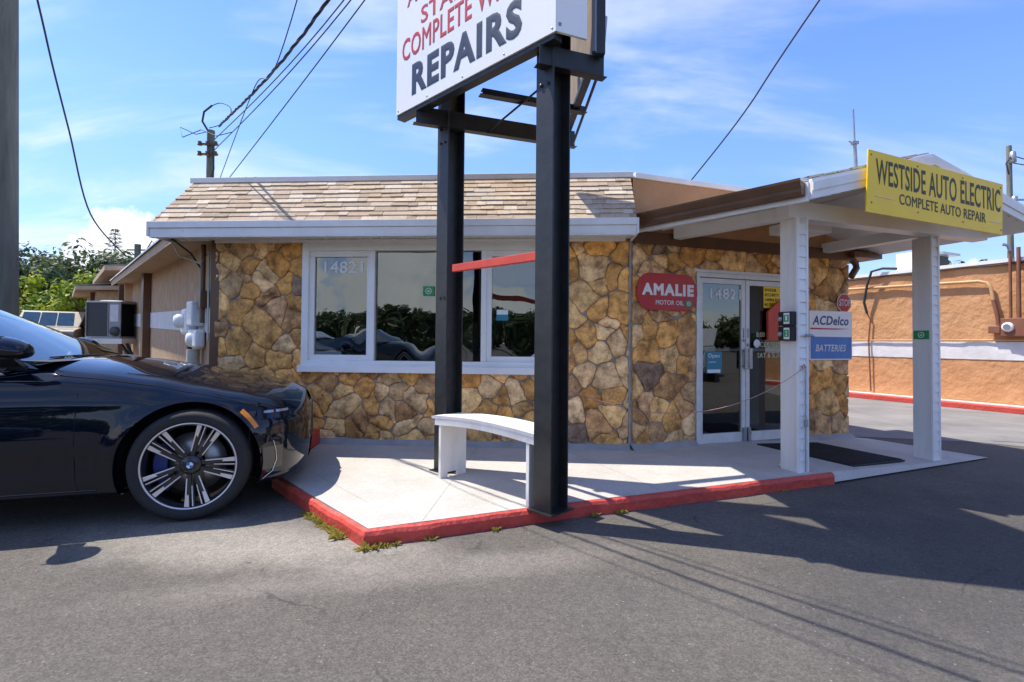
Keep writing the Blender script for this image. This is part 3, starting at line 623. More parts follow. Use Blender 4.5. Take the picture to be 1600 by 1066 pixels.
# left hip face shingles
mb = MB(); mb.add([FW(5.064,2.45,.42), FW(4.884,2.985,.02), FW(4.884,2.985,-.4), FW(5.064,2.45,-.4)], [(0,1,2,3)], (.48,.35,.25)); mb.build('hip_shingles', 'shingle', roof)
# white coping
mb = MB(); mb.fbox(FW, -.03, 4.92, 2.985, 3.045, -.42, .035)
mb.fbox(DW, .05, 3.3, 2.985, 3.045, -.25, .035); mb.build('roof_coping', 'white', shop, bevel=.005)
# front fascia / gutter : two stepped bands
mb = MB(); mb.fbox(FW, -.0, 5.065, 2.385, 2.455, .40, .445); mb.fbox(FW, -.0, 5.065, 2.30, 2.383, .40, .43); mb.fbox(FW, 0, 5.065, 2.285, 2.299, .38, .437)
# returns at each end
mb.fbox(FW, 5.066, 5.09, 2.30, 2.455, -.05, .445); mb.fbox(FW, -.022, -.001, 2.30, 2.455, 0.0, .445)
mb.build('fascia', 'white', shop, bevel=.004)
mb = MB(); mb.fbox(FW, 0.0, 5.06, 2.335, 2.35, -.02, .398)
for i in range(40): mb.fbox(FW, .02+i*.126, .032+i*.126, 2.325, 2.334, .03, .38)
mb.build('soffit', 'white', shop)
mb = MB(); mb.fbox(FW, .05, 4.6, 2.30, 2.334, .004, .05); mb.build('frieze_board', 'white', shop)
# parapet over the entrance wall
mb = MB(); mb.fbox(DW, .03, 3.22, 2.42, 2.984, -.2, .012); mb.build('parapet', 'tan', shop)
mb = MB(); mb.fbox(DW, .03, 3.25, 2.29, 2.42, -.1, .03); mb.build('frieze_board', 'brown', shop)
# main flat roof (behind)
mb = MB(); mb.prism([DW(.02,2.9,-.2), DW(3.2,2.9,-.2), B2+Zv*2.9, B3+SU*-.3+Vector((.9,.3,0))+Zv*2.9, FW(4.4,2.9,-.4)], (0,0,.05)); mb.build('flat_roof', 'apron', shop)
# side (left) wall
def sbox(mb, q0, q1, z0, z1, o0, o1): return mb.fbox(SW, q0, q1, z0, z1, o0, o1)
mb = MB(); sbox(mb, 0.0, 9.6, -.4, 2.345, -.2, 0); sw_ = mb.build('side_wall', 'side_stucco', shop)
mb = MB(); sbox(mb, .02, 9.6, 1.285, 1.575, .002, .008); mb.build('painted_stripe', 'stripe', sw_)
mb = MB()
for q in (5.6,): sbox(mb, q, q+.35, -.4, 2.34, .01, .13)
mb.build('pilaster', 'brown', sw_)
mb = MB(); mb.fbox(FW, 4.56, 4.66, .0, 2.34, -.18, .02); mb.build('corner_board', 'brown', shop)
mb = MB()
P = [SW(-.25,2.345,.36), SW(9.9,2.345,.36), SW(9.9,2.345,-.0), SW(-.25,2.345,-.0)]; mb.prism(P, (0,0,.02)); mb.build('side_soffit', 'soffit', shop)
mb = MB(); P0 = SW(-.2,2.29,.36); mb.obox(P0, SW(9.9,2.29,.36)-P0, SN*.03, Zv*.12); mb.build('side_fascia', 'soffit', shop)
mb = MB(); mb.add([SW(-.1,2.43,.42), SW(9.95,2.43,.42), SW(9.95,2.75,-1.2), SW(1.0,2.86,-1.2)], [(0,1,2,3)]); mb.add([SW(-.1,2.405,.42), SW(9.95,2.405,.42), SW(9.95,2.43,.42), SW(-.1,2.43,.42)], [(0,1,2,3)])
o = mb.build('side_roof', 'white', shop); fixn(o)

# ---- canopy
A = Vector((2.533, 4.611, 0)); Bp = Vector((4.336, 5.373, 0))
CF = lambda u, z, n: A + DU*u + DN*n + Zv*z
cE1 = CF(-.30, 0, .42); cPk = CF(1.16, 0, .42); cE2 = CF(2.72, 0, .42); cC = Vector((1.27, 5.41, 0)); cRb = CF(1.16, 0, -2.4); cE2b = CF(2.72, 0, -1.3)
ze, zp = 2.545, 2.935; th = .15
canopy = None
mb = MB()
vs = [cE1+Zv*ze, cPk+Zv*zp, cRb+Zv*zp, cC+Zv*ze, cE2+Zv*ze, cE2b+Zv*ze]
mb.add(vs, [(0,1,2,3),(1,4,5,2)], (.56,.48,.40))
mb.add([v+Zv*.012 for v in vs[:2]]+[vs[1],vs[0]], [(0,1,2,3)], (.5,.4,.32))
canopy = mb.build('canopy_roof', 'shingle', shop)
# jagged shingle tabs seen on the edge above the gutter
mb = MB(); r = random.Random(4)
for (a, b) in ((cC+Zv*(ze+.006), cE1+Zv*(ze+.006)), (cE1+Zv*(ze+.02), cPk+Zv*(zp+.02))):
    d = b-a; n = int(d.length/.16)
    up = (Zv*.02)
    for i in range(n):
        p = a+d*(i/n); q = a+d*((i+.94)/n); back = (DU*.25+Zv*.065) if a.x < 1.5 else (-DN*.25); k = Zv*(.012+.012*r.random())
        mb.add([p, q, q+k, p+k, q+back+k, p+back+k], [(0,1,2,3),(3,2,4,5)], tuple(c*r.uniform(.8,1.1) for c in (.55,.46,.38)))
mb.build('edge_shingles', 'shingle', canopy)
mb = MB(); dz = Zv*(-th)
vs2 = [v+dz for v in vs]
# lapped ceiling boards
def lap(P0_, P1_, P2_, P3_, n):
    for i in range(n):
        t0, t1 = i/n, (i+1)/n; a, b = P0_.lerp(P3_, t0), P1_.lerp(P2_, t0); c, d = P1_.lerp(P2_, t1), P0_.lerp(P3_, t1)
        mb.add([a-Zv*.012, b-Zv*.012, c, d], [(0,1,2,3)]); mb.add([d, c, c-Zv*.012, d-Zv*.012], [(0,1,2,3)])
lap(vs2[3], vs2[0], vs2[1], vs2[2], 12); lap(vs2[5], vs2[4], vs2[1], vs2[2], 12)
mb.build('canopy_ceiling', 'white', canopy)
mb = MB()
def board(a, b, w=.03, h=.165, drop=0):
    d = (b-a); mb.obox(a-Zv*(h+drop), d, DN*w, Zv*h)
board(cE1+Zv*(ze+.01), cPk+Zv*(zp+.01)); board(cPk+Zv*(zp+.01), cE2+Zv*(ze+.01))
board(cE1+Zv*(ze-.02)+DN*.03, cPk+Zv*(zp-.02)+DN*.03, w=.012, h=.07); board(cPk+Zv*(zp-.02)+DN*.03, cE2+Zv*(ze-.02)+DN*.03, w=.012, h=.07)
mb.obox(cE2+Zv*(ze-.16), cE2b-cE2, DU*.03, Zv*.165)
mb.build('rake_board', 'white', canopy)
gd = (cE1-cC).normalized(); gn = Vector((gd.y, -gd.x, 0)); gn = gn if gn.x < 0 else -gn
mb = MB(); mb.obox(cC+Zv*(ze-.17), cE1-cC, gn*.02, Zv*.03); mb.obox(cC+Zv*(ze-.14), cE1-cC, gn*.012, Zv*.13); mb.build('eave_board', 'white', canopy)
mb = MB(); g0, g1 = cC+gn*.013+gd*.01, cE1+gn*.013-gd*.02
prof = [(0,-.125),(.075,-.125),(.085,-.10),(.085,-.075),(.10,-.06),(.115,-.02),(.118,.0),(.105,.0),(.1,-.015),(0,-.02)]
mb.prism([g0+gn*a+Zv*(ze+b) for a, b in prof], g1-g0); mb.build('gutter', 'brown', canopy)
# beams
def beamA(a, b, w, z0, z1): mb.obox(a+Zv*z0-(Vector((-(b-a).y,(b-a).x,0)).normalized()*w/2), b-a, Vector((-(b-a).y,(b-a).x,0)).normalized()*w, Zv*(z1-z0))
mb = MB(); beamA(CF(-.12,0,0), CF(2.65,0,0), .14, 2.345, 2.50); beamA(CF(-.0,0,-.08), Vector((1.80,5.60,0)), .12, 2.36, 2.475); beamA(CF(1.96,0,-.08), CF(1.85,0,-1.55), .12, 2.36, 2.475)
mb.build('beam', 'vinyl', canopy, bevel=.004)
mb = MB(); mb.obox(CF(.55,2.40,-.8), DU*.5, DN*.35, Zv*.1); mb.build('ceiling_light', 'vinyl', canopy, bevel=.01)
def post(base, z0, ztop):
    hw, hd = .058, .088
    F = lambda u, z, n: base + DU*u + DN*n + Zv*z
    mb = MB(); mb.fbox(F, -hw, hw, z0, ztop, -hd, hd); p = mb.build('canopy_post', 'white_wood', canopy, bevel=.004)
    mb = MB(); z = z0+.01
    while z < ztop-.08:
        mb.add([F(-hw+.004, z, hd+.014), F(hw-.004, z, hd+.014), F(hw-.004, z+.098, hd+.002), F(-hw+.004, z+.098, hd+.002), F(hw-.004,z,hd), F(-hw+.004,z,hd)], [(0,1,2,3),(0,5,4,1)]); z += .10
    mb.fbox(F, -hw-.004, -hw+.016, z0, ztop, hd, hd+.018); mb.fbox(F, hw-.016, hw+.004, z0, ztop, hd, hd+.018)
    o = mb.build('lap_siding', 'vinyl', p); fixn(o)
    return p
post(A, .085, 2.345); post(Bp, .03, 2.345)
# downspout stub under far eave
mb = MB(); P = DW(3.25,2.33,.0); mb.tube([P, P+DU*.10-Zv*.06, P+DU*.12-Zv*.12, P-DU*-.02-Zv*.24], .04, 8); mb.obox(DW(3.2,2.33,.1), DU*.5, -DN*1.2, Zv*.07); mb.build('downspout', 'brown', shop)

# ------------------------------------------------------------------ signs on the shop
sg = thing('shop_sign', CF(1.19, 2.33, .5), 'yellow WESTSIDE AUTO ELECTRIC board on the canopy gable', 'sign')
o0 = .50; TL, TR, BR, BL = CF(.255,2.845,o0), CF(2.04,2.748,o0), CF(2.025,2.268,o0), CF(.225,2.32,o0)
mb = MB(); mb.prism([BL, BR, TR, TL], DN*.012); mb.build('sign_board', 'yellow', sg, bevel=.002)
ux = (TR-TL).normalized(); uz = Zv
mb = MB(); uxs = (TR-TL).normalized()
text(mb, 'WESTSIDE AUTO ELECTRIC', TL+uxs*.085-Zv*.275+DN*.0135, uxs, Zv, 1.66, .215, .022); text(mb, 'COMPLETE AUTO REPAIR', TL+uxs*.365-Zv*.405+DN*.0135, uxs, Zv, 1.16, .092, .02)
mb.build('lettering', 'yellow_ink', sg)
for (a, b) in ((.06,.30),(1.58,1.76)):
    mb = MB(); mb.tube([TL+uxs*(a+(b-a)*k/6)-Zv*(.378+.0016*((k*7)%3))+DN*.0135 for k in range(7)], .0035, 4); mb.build('scratch', 'ink_white', sg)
for u_ in (.03, .6, 1.2, 1.75):
    for dz_ in (.04, .44): mb = MB(); mb.lathe([(0,.004),(.006,.004),(.007,0)], DN, TL+uxs*u_-Zv*dz_+DN*.0125, 8); mb.build('bolt', 'rust_pipe', sg)
mb = MB(); mb.obox(CF(.5,2.40,.46), DU*.04, DN*.04, Zv*.4); mb.build('bracket', 'galv', sg); mb = MB(); mb.obox(CF(1.7,2.38,.46), DU*.04, DN*.04, Zv*.36); mb.build('bracket', 'galv', sg)
# capsule motor oil sign
am = thing('motor_oil_sign', DW(.44, 1.575, .04), 'red capsule shaped AMALIE MOTOR OIL sign left of the door', 'sign')
def capsule(t0, t1, z0, z1, o_, rx, rz, n=8):
    P = []
    for (cx_, cz_, a0) in ((t1-rx, z1-rz, 0), (t0+rx, z1-rz, 90), (t0+rx, z0+rz, 180), (t1-rx, z0+rz, 270)):
        for k in range(n+1): a = radians(a0+90*k/n); P.append(DW(cx_+rx*cos(a), cz_+rz*sin(a), o_))
    return P
mb = MB(); mb.prism(capsule(.055,.835,1.575,1.975,.04,.16,.20), DN*.015); mb.build('sign_plate', 'enamel_red', am, bevel=.003)
mb = MB(); text(mb, 'AMALIE', DW(.115, 1.735, .057), DU, Zv, .67, .13, .085); text(mb, 'MOTOR OIL', DW(.29, 1.635, .057), DU, Zv, .36, .05, .02); mb.build('lettering', 'ink_white', am)
sticker('sticker', DW, .715, 1.655, .085, .07, .0575, 'green_st', 'small green sticker on the corner of the red capsule sign', 'sticker')
# batteries sign
ac = thing('battery_sign', DW(2.86, 1.03, .05), 'white and blue ACDelco BATTERIES sign on the stone wall right of the door', 'sign')
mb = MB(); mb.fbox(DW, 2.49, 3.205, 1.03, 1.635, .05, .06); mb.build('sign_plate', 'sign_white', ac)
mb = MB(); mb.fbox(DW, 2.505, 3.192, 1.045, 1.315, .06, .0625); mb.build('blue_panel', 'blue', ac)
mb = MB(); text(mb, 'ACDelco', DW(2.535, 1.46, .0625), DU, Zv, .60, .115, .035, shear=.18); mb.build('wordmark', 'blue_ink', ac)
mb = MB(); mb.prism([DW(2.50,1.425,.0605), DW(2.50,1.405,.0605), DW(2.95,1.407,.0605), DW(3.16,1.42,.0605)], DN*.002); mb.build('red_swoosh', 'sign_red', ac)
mb = MB(); text(mb, 'BATTERIES', DW(2.58, 1.135, .0645), DU, Zv, .50, .085, .03, shear=.2); mb.build('lettering', 'ink_white', ac)
# security octagon
st = thing('stop_sticker_sign', DW(3.10, 1.66, .045), 'small red octagonal STOP plate above the blue and white battery sign', 'sign')
oc = lambda rr_, o_: [DW(3.085+rr_*cos(radians(22.5+45*k)), 1.745+rr_*sin(radians(22.5+45*k)), o_) for k in range(8)]
mb = MB(); mb.prism(oc(.125,.045), DN*.005); mb.build('sign_plate', 'ink_white', st)
mb = MB(); mb.prism(oc(.115,.0505), DN*.003); mb.build('red_face', 'enamel_red', st)
mb = MB(); text(mb, 'STOP', DW(2.995, 1.705, .0555), DU, Zv, .19, .085, .02); mb.build('lettering', 'ink_white', st)
# sticker on right canopy post
PF = lambda u, z, n: Bp - DN*(n*0) + DU*(-.058-n) + DN*(-u) + Zv*z
sticker('sticker', PF, 0.0, 1.33, .15, .09, .0015, 'green_st', 'green sticker wrapped on the left face of the right canopy post', 'sticker')
# lock boxes on the left post
PA = lambda u, z, n: A + DU*(-.058-n) + DN*(-u)*-1 + Zv*z
for (z0_, z1_, num, lab) in ((1.385, 1.51, '1', 'upper black lock box numbered 1 on the left canopy post'), (1.25, 1.378, '2', 'lower black lock box numbered 2 on the left canopy post')):
    lb = thing('lock_box', PA(.03, z0_, .03), lab, 'lock box', 'lock boxes on the canopy post')
    LF = lambda a, z, o_: A + DN*(a+.088) - DU*(.058+o_) + Zv*z      # on the left face of the post
    mb = MB(); mb.fbox(LF, -.15, .0, z0_, z1_, 0, .055); mb.build('body', 'black', lb, bevel=.008)
    mb = MB(); mb.fbox(LF, -.085, -.025, z0_+.015, z1_-.012, .0555, .058); mb.build('number_plate', 'ink_white', lb)
    mb = MB(); mb.fbox(LF, -.08, -.03, z0_+.035, z1_-.03, .0585, .060); g = mb.build('green_label', 'green_st', lb)
    mb = MB(); text(mb, num, LF(-.066, z0_+.045, .0605), DN, Zv, .022, .042, .03); mb.build('number', 'ink_white', g)
    mb = MB(); mb.lathe([(0,.02),(.018,.018),(.022,.0)], -DU, LF(-.125, z0_+.06, .055), 14); mb.build('dial', 'galv', lb)
mb = MB(); mb.tube([A+DU*.0+DN*.125+Zv*1.30, A+DU*.05+DN*.15+Zv*1.30, A+DU*.075+DN*.15+Zv*1.285], .012, 8); tag(mb.build('key_latch', 'galv', org=A+DN*.13+Zv*1.28), 'small silver latch beside the lower lock box', 'latch')
# barrier rope from sign post to canopy post
p0, p1 = A+DN*.12+DU*-.02+Zv*1.01, Vector((.40, 3.47, .895))
mb = MB(); mb.tube([p0.lerp(p1, t/24)-Zv*(4*.26*(t/24)*(1-t/24)) for t in range(25)], .0032, 6); mb.tube([p0, p0+Zv*.02-DU*.02, p0+Zv*.03+DU*.01, p0-Zv*.0+DU*.03], .008, 6)
tag(mb.build('barrier_rope', 'pink_rope', org=p1), 'thin faded red rope sagging between the black sign post and left canopy post', 'rope')
mb = MB(); mb.tube([A+DN*.108+DU*.02+Zv*z for z in (1.0,.8,.6,.4,.2,.1)], .004, 6); mb.obox(A+DN*.105+DU*.01+Zv*.50, DU*.02, DN*.02, Zv*.06); tag(mb.build('post_wire', 'galv', org=A+DN*.11+Zv*.1), 'thin grey wire running down the left canopy post', 'wire')
# door mat
mt = thing('door_mat', DW(2.2, .08, .75), 'black rubber ribbed mat lying before the glass doors', 'mat')
def zsl(p):  # slab height on the sloping part
    a = ((p - Wm).dot(DU))/1.8; return .095 - .045*max(0, min(1, a))
c4 = [Vector((2.754,5.756,0)), Vector((3.20,4.80,0)), Vector((3.93,5.13,0)), Vector((3.55,6.02,0))]
mb = MB(); mb.prism([c+Zv*(.092 if i in (0,) else .075 if i == 1 else .062) for i, c in enumerate(c4)], (0,0,.014)); mb.build('mat_sheet', 'rubber', mt)
mb = MB()
for i in range(30):
    t = (i+.5)/30; a = c4[0].lerp(c4[3], t); b = c4[1].lerp(c4[2], t); za, zb = .106+(.076-.106)*t, .089+(.076-.089)*t
    mb.obox(a.lerp(b,.03)+Zv*za, (b-a)*.94+Zv*(zb-za), (c4[3]-c4[0])*.012, Zv*.006)
mb.build('ribs', 'rubber', mt)

# ------------------------------------------------------------------ pylon sign
py = thing('pylon_sign', (-.545, 4.47, .095), 'V shaped white REPAIRS pylon sign on two black steel posts', 'pylon sign')
d1 = Vector((.7194, -.6946, 0)); m1 = Vector((-.6946, -.7194, 0))
def hpost(x, y, z1, w=.15, dpt=.185):
    F = lambda a, z, o_: Vector((x, y, 0)) + d1*a + m1*o_ + Zv*z
    mb = MB(); mb.fbox(F, -w/2, w/2, .09, z1, dpt/2-.012, dpt/2); mb.fbox(F, -w/2, w/2, .09, z1, -dpt/2, -dpt/2+.012); mb.fbox(F, -.006, .006, .09, z1, -dpt/2+.012, dpt/2-.012)
    p = mb.build('post', 'steel', py, bevel=.002)
    for k in range(6): mb = MB(); mb.lathe([(0,.012),(.012,.012),(.012,0)], m1, F(-.03+.06*(k%2), 2.95+.12*(k//2), dpt/2), 6); mb.build('bolt', 'steel', p)
    mb = MB(); mb.fbox(F, -w/2-.03, w/2+.03, .092, .102, -dpt/2-.03, dpt/2+.03); mb.build('base_plate', 'steel', p)
    return F
F1 = hpost(-.553, 4.50, 5.6); F2 = hpost(.270, 3.47, 5.6)
for (a_, b_) in ((-.015, 0), (.03, .05)): mb = MB(); mb.fbox(F1, a_, b_, 1.582, 1.605, .094, .099); mb.build('bolt_hole', 'black', py)
PLp = Vector((-1.046, 4.51, 3.22)); PRp = PLp + d1*1.82; SF = lambda a, z, o_: Vector((PLp.x, PLp.y, 0)) + d1*a + m1*o_ + Zv*z
mb = MB(); mb.fbox(SF, 0, 1.82, 3.22, 5.65, -.02, 0); pn = mb.build('sign_face', 'sign_white', py)
mb = MB()
text(mb, 'REPAIRS', SF(.235, 3.318, .0015), d1, Zv, 1.29, .275, .075); mb.build('large_lettering', 'navy', pn)
for (w_, a_, z_, l_, h_) in (('COMPLETE WIRING', .085, 3.66, 1.66, .195), ('STARTERS', .355, 3.89, 1.10, .15), ('ALTERNATORS', .15, 4.12, 1.5, .15)):
    mb = MB(); text(mb, w_, SF(a_, z_, .0015), d1, Zv, l_, h_, .028); mb.build('red_lettering', 'sign_red', pn)
mb = MB()
for a in (.03,.45,.9,1.35,1.79):
    for z in (3.25, 5.6): mb.lathe([(0,.003),(.007,.003),(.008,0)], m1, SF(a, z, 0), 8)
mb.build('screw', 'galv', pn)
e1 = Vector((.478, 3.335, 0)); ed = (e1 - Vector((PRp.x, PRp.y, 0))); el = ed.length; ed.normalize(); en = Vector((ed.y, -ed.x, 0))
EF = lambda a, z, o_: Vector((PRp.x, PRp.y, 0)) + ed*a + en*o_ + Zv*z
mb = MB(); mb.fbox(EF, .003, el, 3.22, 5.65, -.02, 0); ep = mb.build('end_face', 'sign_white', py)
mb = MB(); mb.prism([EF(.12,3.72,.0015), EF(.14,3.66,.0015), EF(.17,3.69,.0015), EF(.20,3.64,.0015), EF(.212,3.76,.0015), EF(.212,3.95,.0015), EF(.12,3.95,.0015)], en*.001); mb.fbox(EF, .02, .20, 3.97, 4.08, .001, .003); mb.build('emblem', 'sign_red', ep)
mb = MB(); mb.lathe([(0,.004),(.012,.004),(.012,0)], en, EF(.03,3.27,0), 10); mb.build('screw', 'galv', ep)
q0 = Vector((.60, 3.47, 0)); qd = Vector((-.044, 1, 0)).normalized(); qn = Vector((1, .044, 0)).normalized()
QF = lambda a, z, o_: q0 + qd*a + qn*o_ + Zv*z
mb = MB(); mb.fbox(QF, 0, 1.9, 3.22, 5.65, -.02, 0); qf = mb.build('rear_sign_face', 'sign_white', py)
M['brown_back'] = mat('bare_brown_sheet', (.30,.22,.12), (.22,.16,.09), rough=.7)
mb = MB(); mb.fbox(QF, .0, 1.9, 3.24, 5.6, -.026, -.022); mb.fbox(SF, .02, 1.8, 3.24, 5.6, -.026, -.022); mb.build('backing_sheet', 'brown_back', py)
# frame members round the panels
mb = MB(); mb.fbox(QF, -.06, .0, 3.17, 5.65, -.05, .01); mb.fbox(SF, 0, 1.80, 3.185, 3.217, -.09, -.012); mb.fbox(QF, 0, 1.9, 3.185, 3.217, -.07, -.01)
mb.fbox(SF, .0, .04, 3.22, 5.6, -.07, -.03); mb.fbox(SF, .85, .9, 3.22, 5.6, -.08, -.03); mb.fbox(SF, 1.70, 1.74, 3.22, 5.6, -.08, -.03)
mb.build('sign_frame', 'steel', py)
u2 = Vector((.942, .336, 0)).normalized(); v2 = Vector((.336, -.942, 0)).normalized()
def channel(a, L, z0, h, y=0):
    G = lambda s, z, o_: a + u2*s + v2*o_ + Zv*z
    mb = MB(); mb.fbox(G, 0, L, z0, z0+h, .0, .008); mb.fbox(G, 0, L, z0, z0+.008, -.05, 0); mb.fbox(G, 0, L, z0+h-.008, z0+h, -.05, 0); mb.fbox(G, -.02, L+.02, z0-.004, z0, -.05, .02)
    return mb.build('cross_beam', 'steel', py, bevel=.0015)
channel(Vector((-.835, 4.325, 0)), 1.5, 3.08, .145); channel(Vector((.165, 3.345, 0)), .48, 3.055, .135); channel(Vector((-.25, 4.0, 0)), .9, 3.17, .05)
mb = MB(); mb.tube([(-.26,4.58,3.09),(.22,3.9,3.19),(.27,3.6,3.2)], .009, 6); mb.tube([(.55,4.7,3.06),(.62,3.7,3.2)], .012, 6); mb.build('brace_rod', 'steel', py)
mb = MB(); mb.beam((.60,3.56,3.19), (.62,3.53,3.5), .05, .03); mb.build('bracket', 'galv', py)
mb = MB(); b0, b1 = Vector((-.50,4.36,1.842)), Vector((.215,3.50,1.815)); mb.beam(b0, b1, .04, .062); o = mb.build('cross_bar', 'red_bar', py, bevel=.004); o['label'] = 'coral red cross bar'
# bench
bn = thing('bench', (-.14, 3.93, .095), 'narrow white plank bench with solid end legs between the black sign posts', 'bench')
db = (Vector((.22,3.60,0))-Vector((-.50,4.33,0))); bl = db.length; db.normalize(); mbn = Vector((-db.y*-1, db.x*-1, 0)); mbn = Vector((db.y, -db.x, 0))  # towards camera-left
BF = lambda a, z, o_: Vector((-.50,4.33,0)) + db*a + mbn*o_ + Zv*z
for a in (0.0, bl-.03):
    mb = MB(); hw = .135
    mb.prism([BF(a,.095,-hw),BF(a,.56,-hw),BF(a,.56,hw),BF(a,.095,hw),BF(a,.095,hw*.45),BF(a,.135,hw*.45),BF(a,.135,-hw*.35),BF(a,.095,-hw*.35)], db*.03); mb.build('leg', 'white_wood', bn, bevel=.003)
mb = MB()
for k in range(3):
    o0_, o1_ = -.15+.10*k, -.15+.10*k+.094
    def P_(t, o_, z): return BF(-.09+(bl+.14)*t, .575+.028*sin(pi*t)+z, o_)
    n = 14; vs = []; 
    for i in range(n+1):
        t = i/n; vs += [P_(t,o0_,0), P_(t,o1_,0), P_(t,o1_,.022), P_(t,o0_,.022)]
    fs = [(i*4+j, i*4+(j+1)%4, (i+1)*4+(j+1)%4, (i+1)*4+j) for i in range(n) for j in range(4)] + [(0,1,2,3), (n*4+3,n*4+2,n*4+1,n*4)]
    mb.add(vs, fs)
o = mb.build('seat', 'white_wood', bn); fixn(o)
mb = MB()
for o_ in (.12, -.145):
    mb = MB()
    for i in range(14):
        t0, t1 = i/14, (i+1)/14; a = BF(-.05+(bl+.1)*t0, .525+.028*sin(pi*t0), o_); b = BF(-.05+(bl+.1)*t1, .525+.028*sin(pi*t1), o_); mb.obox(a, b-a, mbn*.02, Zv*.05)
    mb.build('apron_rail', 'white_wood', bn)
# ------------------------------------------------------------------ car
M['paint'] = mat('dark_blue_car_paint', (.004,.007,.014), (.0035,.006,.012), scale=2, rough=.5, metal=.0, coat=1, spec=.0)
M['gloss_black'] = mat('gloss_black_trim', (.006,.006,.007), rough=.12, coat=.6)
M['carglass'] = glass('car_glass', (.10,.12,.13), .10)
M['windshield'] = glass('windshield_glass', (.40,.45,.45), .11)
M['tyre'] = mat('tyre_rubber', (.022,.022,.022), (.016,.016,.016), scale=30, rough=.78, bump=.15, bscale=120)
M['rim_dark'] = mat('dark_rim_paint', (.018,.019,.022), rough=.3, coat=.5)
M['rim_bright'] = mat('machined_alloy', (.78,.76,.74), (.70,.68,.67), rough=.28, metal=.55)
M['disc'] = mat('brake_disc_steel', (.42,.40,.37), rough=.35, metal=.8)
M['caliper'] = mat('blue_caliper', (.01,.035,.20), rough=.35)
M['amber'] = mat('amber_lens', (.80,.26,.02), rough=.25)
M['lamp'] = mat('clear_lamp_lens', (.55,.57,.60), rough=.1, metal=.5)
M['chrome'] = mat('satin_chrome', (.60,.60,.60), rough=.18, metal=1)
M['liner'] = mat('wheel_arch_liner', (.008,.008,.008), rough=.9)
M['leather'] = mat('dark_leather', (.03,.028,.026), rough=.6)
def lin(xs, x):
    if x <= xs[0][0]: return xs[0][1]
    for (a, b), (c, d) in zip(xs, xs[1:]):
        if x <= c: t = (x-a)/(c-a); t2 = t*t*(3-2*t)*.35+t*.65; return b+(d-b)*t2
    return xs[-1][1]
def crom(P, t):
    n = len(P)-1; x = max(0, min(n-1e-6, t*n)); i = int(x); f = x-i
    p = [P[max(0, min(n, i+k))] for k in (-1,0,1,2)]
    return tuple(.5*((2*b)+(-a+c)*f+(2*a-5*b+4*c-d)*f*f+(-a+3*b-3*c+d)*f**3) for a, b, c, d in zip(*p))
NOSE, TAIL, HWID = .71, -4.36, .955
ZC = [(-4.36,.92),(-4.2,1.02),(-3.7,1.09),(-3.2,1.07),(-2.4,1.03),(-1.2,1.04),(-.85,1.085),(-.6,1.058),(-.25,1.008),(0,.955),(.28,.905),(.46,.868),(.58,.84),(.66,.81),(.71,.785)]
def cbody(x, v):
    a = max(1e-4, NOSE-x); w = HWID
    if a < .85: w *= (max(0, 1-(1-a/.85)**4.6))**(1/3.0)
    b = max(1e-4, x-TAIL)
    if b < .7: w *= (max(0, 1-(1-b/.7)**3.2))**(1/3.0)
    zc = lin(ZC, x); zs = zc-.115 if x > -.8 else zc-.10+.0
    if x < -.8: zs = .955
    P = [(.74,.19),(.945,.205),(.975,.26),(.988,.40),(1.0,.53),(.984,.53+.5*(zs-.53)),(.948,zs-.055),(.905,zs+.004),(.80,zc-.062),(.55,zc-.022),(.28,zc-.005),(0,zc)]
    y, z = crom(P, v)
    y *= w
    fade = exp(-(a/.28)**1.5)
    lean = .06*max(0,(z-.60)/.2)**2*1.0 + .018*max(0,(.42-z)/.2)**1.5
    x2 = x - fade*lean
    if b < .5: x2 = x + exp(-(b/.25)**1.5)*(.12*max(0,(z-.7)/.3)**2 + .12*max(0,(.5-z)/.3))
    # wheel arch flare and body-side sculpting
    for xc in (0, -3.215):
        r = sqrt((x-xc)**2+(z-.36)**2)
        if abs(y) > .6: y += .014*exp(-((r-.44)/.06)**2)
    if v > .15 and v < .62: y += .006*exp(-((z-.80)/.03)**2) - .010*exp(-((z-.42)/.08)**2)*(1 if -2.9 < x < -.55 else 0)
    return x2, y, z
